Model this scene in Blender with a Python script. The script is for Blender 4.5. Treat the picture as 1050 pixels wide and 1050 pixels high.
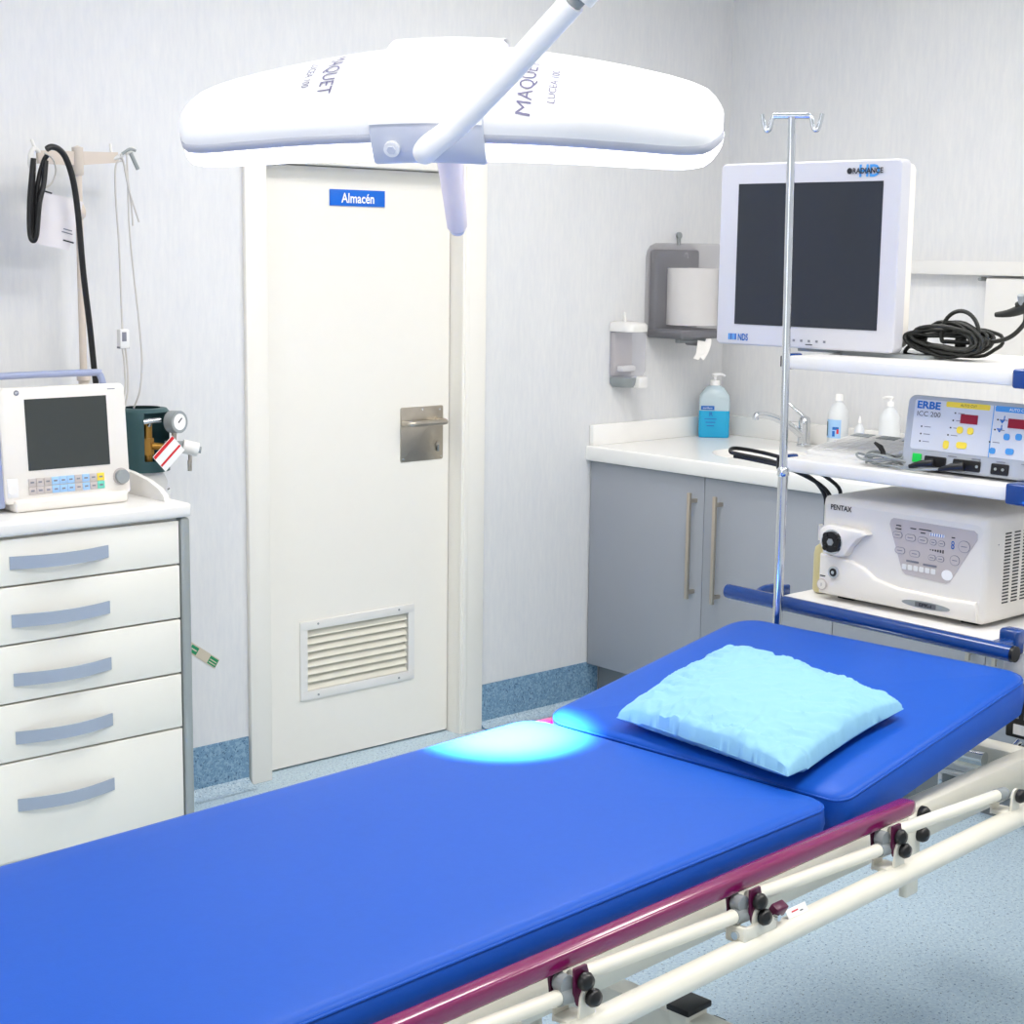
import bpy, bmesh, math, random
from mathutils import Vector, Matrix, noise
PI = math.pi
for o in list(bpy.data.objects): bpy.data.objects.remove(o)
SC = bpy.context.scene
COL = SC.collection

# ------------------------------------------------------------------ camera, exposure, lights
cam_d = bpy.data.cameras.new('camera'); cam = bpy.data.objects.new('camera', cam_d); COL.objects.link(cam)
right = Vector((0.7410099, -0.67136755, 0.01303624)); down = Vector((-0.09578045, -0.12489139, -0.98753645)); fwd = Vector((0.66462804, 0.73052567, -0.15684964))
m = Matrix.Identity(4)
for i in range(3):
    m[i][0] = right[i]; m[i][1] = -down[i]; m[i][2] = -fwd[i]
m[0][3], m[1][3], m[2][3] = 0.0, -4.06, 1.6
cam.matrix_world = m
cam_d.sensor_width = 36; cam_d.lens = 1689.93/1050*36; cam_d.clip_start = 0.05
SC.camera = cam
w = bpy.data.worlds.new('world'); SC.world = w; w.use_nodes = True
w.node_tree.nodes['Background'].inputs[0].default_value = (0.95, 0.97, 1, 1); w.node_tree.nodes['Background'].inputs[1].default_value = 0.3
vs = SC.view_settings; vs.view_transform = 'Standard'; vs.look = 'None'; vs.gamma = 1; vs.use_curve_mapping = False
vs.exposure = 0.48
CEIL = 2.75
PANELS = [(0.4, -1.5), (2.2, -1.4), (3.35, -1.2), (0.6, -3.2), (2.2, -3.2), (3.6, -3.2)]
PANEL_W = [4.5, 8.5, 9.5, 11.0, 14.0, 15.0]
for i, (x, y) in enumerate(PANELS):
    l = bpy.data.lights.new('ceiling_panel_light', 'AREA'); l.shape = 'RECTANGLE'; l.size = 0.58; l.size_y = 0.58
    l.energy = PANEL_W[i]; l.color = (1.0, 0.95, 0.88)
    o = bpy.data.objects.new('ceiling_panel_light', l); COL.objects.link(o); o.location = (x, y, CEIL-0.03)
# big fill light added by the left wall; no window there
l = bpy.data.lights.new('left_fill_light', 'AREA'); l.shape = 'RECTANGLE'; l.size = 1.8; l.size_y = 1.3; l.energy = 11; l.color = (0.97, 0.985, 1.0)
FILL = bpy.data.objects.new('left_fill_light', l); COL.objects.link(FILL); FILL.location = (-1.12, -2.6, 1.65); FILL.rotation_euler = (0, -PI/2, 0)

# ------------------------------------------------------------------ materials
def s2l(c): return tuple(((v/12.92) if v <= 0.04045 else ((v+0.055)/1.055)**2.4) for v in [x/255 for x in c])
def mat(name, rgb, rough=0.5, metal=0.0, spec=0.5, coat=0.0, var=0.03, scale=30, bump=0.0, trans=0.0, alpha=1.0, emit=None, estr=0, ior=1.45, sss=0.0, bscale=None):
    mt = bpy.data.materials.new(name); mt.use_nodes = True
    nt = mt.node_tree; b = nt.nodes['Principled BSDF']; N = nt.nodes.new; L = nt.links.new
    c = s2l(rgb)
    tc = N('ShaderNodeTexCoord'); no = N('ShaderNodeTexNoise'); no.inputs['Scale'].default_value = scale; no.inputs['Detail'].default_value = 4
    L(tc.outputs['Object'], no.inputs['Vector'])
    mx = N('ShaderNodeMix'); mx.data_type = 'RGBA'; L(no.outputs['Fac'], mx.inputs['Factor'])
    mx.inputs['A'].default_value = (*[max(0, v*(1-var)) for v in c], 1); mx.inputs['B'].default_value = (*[min(1, v*(1+var)) for v in c], 1)
    L(mx.outputs['Result'], b.inputs['Base Color'])
    b.inputs['Roughness'].default_value = rough; b.inputs['Metallic'].default_value = metal
    b.inputs['Specular IOR Level'].default_value = spec; b.inputs['Coat Weight'].default_value = coat
    b.inputs['Transmission Weight'].default_value = trans; b.inputs['Alpha'].default_value = alpha; b.inputs['IOR'].default_value = ior
    if emit: b.inputs['Emission Color'].default_value = (*s2l(emit), 1); b.inputs['Emission Strength'].default_value = estr
    if bump:
        bn = N('ShaderNodeTexNoise'); bn.inputs['Scale'].default_value = bscale or scale*4; L(tc.outputs['Object'], bn.inputs['Vector'])
        bp = N('ShaderNodeBump'); bp.inputs['Strength'].default_value = bump; bp.inputs['Distance'].default_value = 0.002
        L(bn.outputs['Fac'], bp.inputs['Height']); L(bp.outputs['Normal'], b.inputs['Normal'])
    return mt

def wall_mat():
    mt = bpy.data.materials.new('wall_vinyl'); mt.use_nodes = True
    nt = mt.node_tree; b = nt.nodes['Principled BSDF']; N = nt.nodes.new; L = nt.links.new
    tc = N('ShaderNodeTexCoord'); mp = N('ShaderNodeMapping'); mp.inputs['Scale'].default_value = (75, 75, 13)
    L(tc.outputs['Object'], mp.inputs['Vector'])
    n1 = N('ShaderNodeTexNoise'); n1.inputs['Scale'].default_value = 1; n1.inputs['Detail'].default_value = 5; n1.inputs['Roughness'].default_value = 0.65
    L(mp.outputs['Vector'], n1.inputs['Vector'])
    mp2 = N('ShaderNodeMapping'); mp2.inputs['Scale'].default_value = (9, 9, 3); L(tc.outputs['Object'], mp2.inputs['Vector'])
    n2 = N('ShaderNodeTexNoise'); n2.inputs['Scale'].default_value = 1; n2.inputs['Detail'].default_value = 3; L(mp2.outputs['Vector'], n2.inputs['Vector'])
    ad = N('ShaderNodeMath'); ad.operation = 'MULTIPLY_ADD'; ad.inputs[1].default_value = 0.65; L(n1.outputs['Fac'], ad.inputs[0])
    m2 = N('ShaderNodeMath'); m2.operation = 'MULTIPLY'; m2.inputs[1].default_value = 0.35; L(n2.outputs['Fac'], m2.inputs[0]); L(m2.outputs[0], ad.inputs[2])
    cr = N('ShaderNodeValToRGB'); L(ad.outputs[0], cr.inputs['Fac'])
    cr.color_ramp.elements[0].position = 0.2; cr.color_ramp.elements[0].color = (*s2l((216, 218, 223)), 1)
    cr.color_ramp.elements[1].position = 0.75; cr.color_ramp.elements[1].color = (*s2l((233, 233, 233)), 1)
    L(cr.outputs['Color'], b.inputs['Base Color']); b.inputs['Roughness'].default_value = 0.55; b.inputs['Specular IOR Level'].default_value = 0.3
    return mt

def vinyl_mat(name, base, dark, light, sc=160):
    mt = bpy.data.materials.new(name); mt.use_nodes = True
    nt = mt.node_tree; b = nt.nodes['Principled BSDF']; N = nt.nodes.new; L = nt.links.new
    tc = N('ShaderNodeTexCoord')
    def fleck(scale, thr, seed):
        mp = N('ShaderNodeMapping'); mp.inputs['Location'].default_value = (seed, seed*2, seed*3); L(tc.outputs['Object'], mp.inputs['Vector'])
        v = N('ShaderNodeTexNoise'); v.inputs['Scale'].default_value = scale; v.inputs['Detail'].default_value = 1.5; L(mp.outputs['Vector'], v.inputs['Vector'])
        r = N('ShaderNodeMapRange'); r.inputs['From Min'].default_value = thr; r.inputs['From Max'].default_value = thr+0.03; L(v.outputs['Fac'], r.inputs['Value'])
        return r.outputs['Result']
    col = None
    def mixc(a, bcol, fac):
        mx = N('ShaderNodeMix'); mx.data_type = 'RGBA'
        if isinstance(a, tuple): mx.inputs['A'].default_value = (*s2l(a), 1)
        else: L(a, mx.inputs['A'])
        mx.inputs['B'].default_value = (*s2l(bcol), 1); L(fac, mx.inputs['Factor']); return mx.outputs['Result']
    col = mixc(base, light, fleck(sc*0.7, 0.52, 3)); col = mixc(col, dark, fleck(sc*0.8, 0.635, 7)); col = mixc(col, tuple(int(v*0.55) for v in dark), fleck(sc, 0.68, 11))
    L(col, b.inputs['Base Color']); b.inputs['Roughness'].default_value = 0.42; b.inputs['Specular IOR Level'].default_value = 0.35
    return mt

M_wall = wall_mat()
M_floor = vinyl_mat('floor_vinyl', (186, 208, 224), (128, 156, 182), (200, 219, 231))
M_base = vinyl_mat('baseboard_vinyl', (116, 152, 182), (72, 104, 136), (142, 174, 198), 190)
M_cove = vinyl_mat('cove_vinyl', (176, 198, 214), (128, 156, 182), (196, 214, 226), 190)
M_door = mat('door_lacquer', (243, 240, 233), 0.35, var=0.01)
M_ceil = mat('ceiling_white', (240, 240, 238), 0.8)
M_white = mat('white_plastic', (233, 232, 230), 0.35, var=0.01)
M_counter = mat('white_solid_surface', (246, 245, 243), 0.25, var=0.01)
M_grey = mat('grey_laminate', (158, 163, 172), 0.4, var=0.02, scale=8)
M_plinth = mat('plinth_grey', (128, 134, 138), 0.6)
M_cream = mat('cream_paint', (236, 233, 220), 0.35, var=0.01)
M_creamd = mat('cream_drawer', (240, 238, 230), 0.35, var=0.01)
M_steel = mat('brushed_steel', (188, 180, 168), 0.32, metal=1, var=0.05, scale=60)
M_chrome = mat('chrome', (215, 218, 222), 0.12, metal=1)
M_nickel = mat('satin_nickel', (196, 186, 172), 0.35, metal=1)
M_alu = mat('aluminium_post', (166, 172, 172), 0.35, metal=0.35)
M_handle = mat('grey_handle', (160, 172, 190), 0.4, var=0.02)
M_blue = mat('blue_upholstery', (22, 82, 182), 0.42, spec=0.22, var=0.04, scale=60, bump=0.06, bscale=500)
M_purple = mat('purple_enamel', (120, 16, 80), 0.18, coat=0.5)
M_purpled = mat('dark_purple_plastic', (84, 14, 58), 0.35)
M_black = mat('black_plastic', (22, 22, 24), 0.35)
M_blackm = mat('black_rubber', (30, 32, 30), 0.5)
M_greyp = mat('grey_plastic', (150, 156, 158), 0.45)
M_beige = mat('beige_enamel', (214, 202, 190), 0.35)
M_pillow = mat('light_blue_nonwoven', (136, 188, 216), 0.65, spec=0.25, var=0.03, scale=14, bump=0.5, bscale=38)
M_bez = mat('monitor_bezel', (202, 203, 212), 0.4, var=0.01)
M_body = mat('warm_white_plastic', (236, 232, 226), 0.38, var=0.01)
M_side = mat('cool_white_plastic', (232, 232, 232), 0.4, var=0.01)
M_screen = mat('dark_screen', (44, 48, 56), 0.28, var=0.02)
M_screen2 = mat('dark_olive_screen', (60, 64, 62), 0.3, var=0.02)
M_navy = mat('navy_enamel', (18, 62, 132), 0.22, coat=0.4)
M_signblue = mat('sign_blue', (0, 104, 214), 0.4)
M_teal = mat('dark_teal_plastic', (52, 84, 88), 0.45)
M_brass = mat('brass', (196, 146, 70), 0.3, metal=1)
M_red = mat('red_print', (214, 40, 48), 0.5)
M_paper = mat('white_paper', (244, 242, 240), 0.85, bump=0.3, bscale=120)
M_erbe = mat('grey_enamel', (172, 178, 188), 0.35)
M_erbep = mat('pale_grey_panel', (208, 212, 222), 0.45)
M_yel = mat('yellow_print', (244, 216, 70), 0.5)
M_lblue = mat('light_blue_print', (70, 150, 220), 0.5)
M_skyk = mat('pale_blue_key', (160, 200, 240), 0.5)
M_teak = mat('teal_key', (110, 210, 190), 0.5)
M_led = mat('dark_red_display', (150, 20, 50), 0.3)
M_green = mat('green_switch', (10, 150, 60), 0.3, emit=(10, 190, 70), estr=0.4)
M_txt = mat('dark_print', (40, 42, 50), 0.5)
M_txtg = mat('grey_print', (128, 130, 142), 0.5)
M_txtw = mat('white_print', (248, 248, 248), 0.5)
M_txtb = mat('blue_print', (22, 104, 190), 0.5)
M_panel = mat('warm_grey_panel', (196, 188, 186), 0.5)
M_slate = mat('slate_blue_plastic', (150, 160, 190), 0.4)
M_lamp = mat('lamp_white', (246, 246, 248), 0.3, var=0.005)
M_lampg = mat('lamp_pale_grey', (208, 212, 226), 0.35, var=0.005)
M_ring = mat('lamp_grey_seam', (190, 192, 204), 0.4)
M_glow = mat('glowing_lens', (255, 255, 255), 0.3, emit=(255, 250, 255), estr=1.5)
M_lgrip = mat('lilac_white_grip', (242, 232, 238), 0.4)
M_ltxt = mat('lamp_lettering', (120, 118, 150), 0.5)
M_clear = mat('clear_plastic', (214, 214, 226), 0.12, alpha=0.32)
M_smoke = mat('smoked_plastic', (176, 172, 178), 0.1, alpha=0.24)
M_bottle = mat('translucent_white_bottle', (236, 240, 244), 0.35, alpha=0.85)
M_liq = mat('cyan_liquid', (40, 176, 226), 0.25, alpha=0.93)
M_clearb = mat('clear_bottle_top', (210, 230, 240), 0.2, alpha=0.75)
M_yliq = mat('yellow_bottle', (226, 214, 160), 0.3, alpha=0.9)
M_cord = mat('pale_grey_cord', (204, 200, 196), 0.5)
M_tape = mat('tan_tape', (206, 196, 178), 0.6)
M_grn = mat('green_print', (30, 140, 90), 0.6)
M_dgrey = mat('dark_grey_plastic', (104, 106, 112), 0.4)
M_card = mat('matt_card', (226, 222, 226), 0.7)
M_panelg = mat('panel_light', (255, 255, 255), 0.5, emit=(255, 253, 248), estr=3.0)

# ------------------------------------------------------------------ mesh builder
def frame(o, ex=(1, 0, 0), ey=(0, 0, 1), ez=(0, -1, 0)):
    M = Matrix.Identity(4)
    for i in range(3): M[i][0] = ex[i]; M[i][1] = ey[i]; M[i][2] = ez[i]; M[i][3] = o[i]
    return M
class MB:
    def __init__(s): s.v = []; s.f = []; s.mi = []; s.sm = []; s.mats = []
    def slot(s, m):
        if m not in s.mats: s.mats.append(m)
        return s.mats.index(m)
    def add(s, vs, fs, m, smooth=False, T=None):
        n = len(s.v); k = s.slot(m)
        s.v += [tuple(T @ Vector(p)) if T else tuple(p) for p in vs]
        for f in fs: s.f.append([i+n for i in f]); s.mi.append(k); s.sm.append(smooth)
    def addbm(s, bm, m, smooth=False, T=None):
        bm.verts.index_update(); s.add([v.co[:] for v in bm.verts], [[v.index for v in f.verts] for f in bm.faces], m, smooth, T); bm.free()
    def box(s, c, d, m, bev=0.0, seg=2, T=None, smooth=None, rot=None):
        bm = bmesh.new(); bmesh.ops.create_cube(bm, size=1)
        for v in bm.verts: v.co = Vector((v.co.x*d[0], v.co.y*d[1], v.co.z*d[2]))
        if bev: bmesh.ops.bevel(bm, geom=list(bm.edges), offset=bev, segments=seg, profile=0.5, affect='EDGES')
        if rot: bmesh.ops.transform(bm, matrix=rot.to_4x4(), verts=bm.verts)
        for v in bm.verts: v.co += Vector(c)
        s.addbm(bm, m, bool(bev) if smooth is None else smooth, T)
    def b2(s, lo, hi, m, bev=0.0, seg=2, T=None):
        s.box([(a+b)/2 for a, b in zip(lo, hi)], [abs(b-a) for a, b in zip(lo, hi)], m, bev, seg, T)
    def tube(s, pts, r, m, n=12, T=None, cap=True, closed=False, sm=0):
        P = [Vector(p) for p in pts]
        if sm: P = catmull(P, sm, closed)
        R = r if isinstance(r, (list, tuple)) else [r]*len(P)
        if len(R) != len(P): R = [R[0]+(R[-1]-R[0])*i/(len(P)-1) for i in range(len(P))]
        vs = []; fs = []; up = None; N = len(P)
        for i, p in enumerate(P):
            a = P[(i-1) % N] if (closed or i > 0) else p; b = P[(i+1) % N] if (closed or i < N-1) else p
            t = (b-a).normalized()
            if up is None:
                up = Vector((0, 0, 1)) if abs(t.z) < 0.9 else Vector((1, 0, 0))
            x = up.cross(t)
            if x.length < 1e-5: x = t.orthogonal()
            x.normalize(); up = t.cross(x).normalized()
            for k in range(n):
                an = 2*PI*k/n; vs.append(p + (x*math.cos(an)+up*math.sin(an))*R[i])
        for i in range(N if closed else N-1):
            j = (i+1) % N
            for k in range(n): fs.append([i*n+k, i*n+(k+1) % n, j*n+(k+1) % n, j*n+k])
        s.add(vs, fs, m, True, T)
        if cap and not closed:
            s.add(vs[:n], [list(range(n))[::-1]], m, False, T); s.add(vs[-n:], [list(range(n))], m, False, T)
    def cyl(s, a, b, r, m, n=24, T=None, r2=None): s.tube([a, b], [r, r if r2 is None else r2], m, n, T)
    def lathe(s, prof, m, n=32, T=None, sx=1, sy=1):
        vs = []; fs = []
        for r, z in prof:
            for k in range(n): vs.append((r*math.cos(2*PI*k/n)*sx, r*math.sin(2*PI*k/n)*sy, z))
        for i in range(len(prof)-1):
            for k in range(n): fs.append([i*n+k, i*n+(k+1) % n, (i+1)*n+(k+1) % n, (i+1)*n+k])
        s.add(vs, fs, m, True, T)
        if prof[0][0] > 1e-6: s.add(vs[:n], [list(range(n))[::-1]], m, False, T)
        if prof[-1][0] > 1e-6: s.add(vs[-n:], [list(range(n))], m, False, T)
    def loft(s, rings, m, smooth=True, T=None, cap=True, closed=True):
        n = len(rings[0]); vs = [p for r in rings for p in r]; fs = []
        for i in range(len(rings)-1):
            for k in range(n if closed else n-1): fs.append([i*n+k, i*n+(k+1) % n, (i+1)*n+(k+1) % n, (i+1)*n+k])
        s.add(vs, fs, m, smooth, T)
        if cap: s.add(rings[0], [list(range(n))[::-1]], m, False, T); s.add(rings[-1], [list(range(n))], m, False, T)
    def prism(s, poly, h, m, T=None, z0=0.0, bev=0.0, smooth=False):
        bm = bmesh.new(); vs = [bm.verts.new((x, y, z0)) for x, y in poly]; f = bm.faces.new(vs)
        r = bmesh.ops.extrude_face_region(bm, geom=[f]); nv = [e for e in r['geom'] if isinstance(e, bmesh.types.BMVert)]
        for v in nv: v.co.z += h
        bmesh.ops.recalc_face_normals(bm, faces=bm.faces)
        if bev:
            top = [e for e in bm.edges if all(abs(v.co.z-(z0+h)) < 1e-6 for v in e.verts)]
            bmesh.ops.bevel(bm, geom=top, offset=bev, segments=2, profile=0.5, affect='EDGES')
        s.addbm(bm, m, smooth, T)
    def text(s, txt, w, m, T, h=None, bold=0.0, ext=0.0006, align='CENTER'):
        c = bpy.data.curves.new('t', 'FONT'); c.body = txt; c.size = 1; c.extrude = 0; c.offset = bold; c.resolution_u = 3
        o = bpy.data.objects.new('t', c); COL.objects.link(o); bpy.context.view_layer.update()
        me = bpy.data.meshes.new_from_object(o.evaluated_get(bpy.context.evaluated_depsgraph_get()))
        xs = [v.co.x for v in me.vertices]; ys = [v.co.y for v in me.vertices]
        if xs:
            x0, x1, y0, y1 = min(xs), max(xs), min(ys), max(ys); k = w/(x1-x0); ky = (h/(y1-y0)) if h else k
            ox = {'CENTER': (x0+x1)/2, 'LEFT': x0}[align]
            s.add([((v.co.x-ox)*k, (v.co.y-(y0+y1)/2)*ky, ext) for v in me.vertices], [list(p.vertices) for p in me.polygons], m, False, T)
        bpy.data.objects.remove(o); bpy.data.curves.remove(c); bpy.data.meshes.remove(me)
    def build(s, name, parent=None, **kw):
        me = bpy.data.meshes.new(name); me.from_pydata([tuple(p) for p in s.v], [], s.f)
        for m in s.mats: me.materials.append(m)
        for i, p in enumerate(me.polygons): p.material_index = s.mi[i]; p.use_smooth = s.sm[i]
        me.validate(); me.update()
        o = bpy.data.objects.new(name, me); COL.objects.link(o)
        if parent: o.parent = parent
        if any(s.sm):
            try: me.set_sharp_from_angle(angle=math.radians(45))
            except Exception: pass
        for k, v in kw.items(): o[k] = v
        return o
def catmull(P, k, closed=False):
    out = []; N = len(P); rng = range(N if closed else N-1)
    for i in rng:
        p0 = P[(i-1) % N] if (closed or i > 0) else P[0]; p1 = P[i]; p2 = P[(i+1) % N]; p3 = P[(i+2) % N] if (closed or i < N-2) else P[-1]
        for j in range(k):
            t = j/k; out.append(0.5*((2*p1)+(-p0+p2)*t+(2*p0-5*p1+4*p2-p3)*t*t+(-p0+3*p1-3*p2+p3)*t**3))
    if not closed: out.append(P[-1])
    return out
def thing(name, label, cat, loc=(0, 0, 0), rz=0.0, group=None, rot=None):
    o = bpy.data.objects.new(name, None); o.empty_display_size = 0.1; COL.objects.link(o); o.location = loc
    o.rotation_euler = rot if rot is not None else (0, 0, rz)
    o['label'] = label; o['category'] = cat
    if group: o['group'] = group
    return o
def rrect(x0, x1, y0, y1, r, n=6):
    if not isinstance(r, (list, tuple)): r = [r]*4
    P = []
    for (cx, cy, a0, q) in ((x1-r[0], y0+r[0], -PI/2, r[0]), (x1-r[1], y1-r[1], 0, r[1]), (x0+r[2], y1-r[2], PI/2, r[2]), (x0+r[3], y0+r[3], PI, r[3])):
        for k in range(n+1): a = a0+PI/2*k/n; P.append((cx+q*math.cos(a), cy+q*math.sin(a)))
    return P
FR = frame((0, 0, 0))
def face(x, y, z): return frame((x, y, z))        # text / decals on a front facing local -y

# ------------------------------------------------------------------ room shell
X0, X1, Y0, Y1 = -1.3, 4.75, -5.2, 0.0
def struct(name, mb): return mb.build(name, None, kind='structure')
b = MB(); b.b2((X0-.1, Y0-.1, -.1), (X1+.1, Y1+.3, 0), M_floor); struct('floor', b)
b = MB(); b.b2((X0-.1, Y0-.1, CEIL), (X1+.1, Y1+.3, CEIL+.1), M_ceil); struct('ceiling', b)
DL, DR, DT = 2.712, 3.457, 1.842
b = MB(); b.b2((X0, 0, 0), (DL-.03, .12, CEIL), M_wall); b.b2((DR+.03, 0, 0), (X1+.1, .12, CEIL), M_wall); b.b2((DL-.03, 0, DT+.03), (DR+.03, .12, CEIL), M_wall); struct('wall_back', b)
b = MB(); b.b2((X1, Y0, 0), (X1+.1, 0, CEIL), M_wall); struct('wall_right', b)
b = MB(); b.b2((X0-.1, Y0, 0), (X0, .12, CEIL), M_wall); struct('wall_left', b)
b = MB(); b.b2((X0-.1, Y0-.1, 0), (X1+.1, Y0, CEIL), M_wall); struct('wall_front', b)
def basebd(name, segs):
    b = MB()
    for (x0, x1) in segs:
        prof = [(-.0, .15), (-.004, .15), (-.005, .024), (-.009, .016), (-.018, .009), (-.034, .003), (-.055, .0015), (0, .0015)]
        hi = [i for i, p in enumerate(prof)]
        vs = [(x, y, z) for x in (x0, x1) for y, z in prof]; n = len(prof)
        for i in range(n-1):
            mm = M_base if i < 2 else M_cove
            b.add([vs[i], vs[i+1], vs[n+i+1], vs[n+i]], [[0, 1, 2, 3]], mm, False)
        b.add([vs[i] for i in range(n)], [list(range(n))], M_base); b.add([vs[n+i] for i in range(n)], [list(range(n))[::-1]], M_base)
    return struct(name, b)
basebd('baseboard_back', [(X0, 2.635), (3.558, 4.115)])

# ------------------------------------------------------------------ door with casing
d1 = bpy.data.objects.new('door_1', None); COL.objects.link(d1); d1['kind'] = 'structure'; d1.location = (3.08, 0, 0)
def dx(x): return x-3.08
b = MB()
for (xa, xb) in ((2.638, DL), (DR, 3.556)):
    b.b2((dx(xa), -.015, 0), (dx(xb), .002, DT+.075), M_door, .003)
    b.b2((dx(max(xa, DL-.03)), .0, 0), (dx(min(xb, DR+.03)), .12, DT+.03), M_door)
b.b2((dx(DL), -.015, DT), (dx(DR), .002, DT+.075), M_door, .003)
b.b2((dx(DL), 0, DT), (dx(DR), .12, DT+.03), M_door)
b.b2((dx(3.464), -.019, 0), (dx(3.484), -.0, DT+.02), M_door, .003)
b.build('door_casing', d1)
b = MB()   # leaf with an opening for the vent
vx0, vx1, vz0, vz1 = 2.885, 3.285, .235, .43
ly, lt = .05, .04
for lo, hi in (((DL+.002, vz1), (DR-.003, DT-.003)), ((DL+.002, .006), (DR-.003, vz0)), ((DL+.002, vz0), (vx0, vz1)), ((vx1, vz0), (DR-.003, vz1))):
    b.b2((dx(lo[0]), ly, lo[1]), (dx(hi[0]), ly+lt, hi[1]), M_door)
leaf = b.build('door_leaf', d1)
b = MB(); b.b2((dx(DL), ly+.06, 0.0), (dx(DR), .115, DT), M_black); b.build('gap_shade_sheet', d1)  # black sheet behind the leaf, standing in for shade in the door gaps
b = MB()
fo = (2.859, 3.309, .207, .457)
b.b2((dx(fo[0]), ly-.006, vz1), (dx(fo[1]), ly+.002, fo[3]), M_white, .001); b.b2((dx(fo[0]), ly-.006, fo[2]), (dx(fo[1]), ly+.002, vz0), M_white, .001)
b.b2((dx(fo[0]), ly-.006, vz0), (dx(vx0), ly+.002, vz1), M_white); b.b2((dx(vx1), ly-.006, vz0), (dx(fo[1]), ly+.002, vz1), M_white)
for (sx, sz) in ((2.925, .446), (3.245, .446), (2.925, .219), (3.245, .219)): b.cyl((dx(sx), ly-.008, sz), (dx(sx), ly, sz), .0035, M_greyp, 10)
p = (vz1-vz0)/8
for i in range(8):
    z = vz0+p*(i+.5)
    b.box((dx((vx0+vx1)/2), ly+.012, z), (vx1-vx0, .0025, p*1.22), M_cream, rot=Matrix.Rotation(math.radians(-38), 3, 'X'))
b.b2((dx(vx0), ly+.030, vz0), (dx(vx1), ly+.034, vz1), M_cream)
b.build('vent_grille', leaf, label='white louvred vent grille low in the door')
b = MB(); b.box((dx(3.0835), ly-.002, 1.7505), (.209, .004, .049), M_signblue, .001)
b.text('Almacén', .125, M_txtw, face(dx(3.083), ly-.004, 1.750), h=.030, bold=.018)
b.build('sign', leaf, label='blue sign reading Almacén')
b = MB(); b.prism(rrect(-.0875, .0875, -.0875, .0875, .006), .003, M_steel, T=face(dx(3.3405), ly, 1.0125), bev=.0008)
for (sx, sz) in ((-.078, -.078), (.078, -.078), (-.0, .078), (.072, .076)): b.cyl((dx(3.3405+sx), ly-.005, 1.0125+sz), (dx(3.3405+sx), ly, 1.0125+sz), .003, M_chrome, 10)
b.cyl((dx(3.405), ly-.007, .975), (dx(3.405), ly, .975), .0085, M_steel, 20); b.box((dx(3.405), ly-.006, .962), (.007, .004, .022), M_plinth, .001)
hp = b.build('handle_plate', leaf, label='brushed steel square handle plate')
b = MB(); b.tube([(dx(3.405), ly, 1.052), (dx(3.405), ly-.03, 1.052), (dx(3.400), ly-.045, 1.052), (dx(3.385), ly-.055, 1.052), (dx(3.30), ly-.055, 1.052), (dx(3.265), ly-.052, 1.052), (dx(3.252), ly-.042, 1.052), (dx(3.249), ly-.022, 1.052)], .0095, M_steel, 14, sm=4)
b.cyl((dx(3.405), ly-.008, 1.052), (dx(3.405), ly, 1.052), .014, M_steel)
b.build('lever', leaf)

# ceiling light fixtures
for i, (x, y) in enumerate(PANELS):
    b = MB()
    for (lo, hi) in (((-.3, -.3), (.3, -.29)), ((-.3, .29), (.3, .3)), ((-.3, -.29), (-.29, .29)), ((.29, -.29), (.3, .29))): b.b2((lo[0], lo[1], -.028), (hi[0], hi[1], -.0), M_white)
    b.b2((-.29, -.29, -.018), (.29, .29, 0), M_panelg)
    o = b.build('ceiling_light'); o.location = (x, y, CEIL)
    o['label'] = ['square ceiling light panel over the drawer trolley end', 'square ceiling light panel before the white door', 'square ceiling light panel over the sink corner', 'square ceiling light panel nearest the camera', 'square ceiling light panel over the foot of the bed', 'square ceiling light panel over the equipment cart'][i]
    o['category'] = 'ceiling light'; o['group'] = 'square ceiling light panels'

# ------------------------------------------------------------------ counter unit along right wall
cab_y = [-.004, -.533, -1.066, -1.599, -2.132, -2.665]
for i in range(5):
    ya, yb = cab_y[i], cab_y[i+1]; W = ya-yb
    t = thing('base_cabinet', ['grey base cabinet unit in the corner beside the door wall', 'grey base cabinet unit second from the corner, under the sink', 'grey base cabinet unit third from the corner, seen behind the blue rail', 'grey base cabinet unit mostly hidden behind the equipment cart', 'grey base cabinet unit farthest from the corner, hidden by the cart'][i], 'cabinet', (4.06, (ya+yb)/2, 0), -PI/2, 'grey base cabinets along the right wall')
    b = MB(); b.b2((-W/2+.001, .018, .145), (W/2-.001, .66, .875), M_grey); b.build('body', t)
    b = MB(); b.b2((-W/2, .06, 0), (W/2, .2, .144), M_plinth); b.build('plinth', t)
    b = MB(); b.b2((-W/2+.0015, 0, .146), (W/2-.0015, .017, .874), M_grey, .001); dr = b.build('door', t)
    hs = W/2-.035 if i % 2 == 0 else -W/2+.075
    if i >= 3: hs = -W/2+.05
    b = MB(); b.box((hs, -.035, .645), (.013, .011, .355), M_nickel, .0015)
    for hz in (.795, .49): b.b2((hs-.006, -.033, hz-.006), (hs+.006, 0, hz+.006), M_nickel)
    b.build('bar_handle', dr, label='satin metal bar handle')
t = thing('worktop', 'white solid worktop with upstands and undermounted oval sink basin', 'worktop', (4.05, 0, .878))
zt = .052
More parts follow.
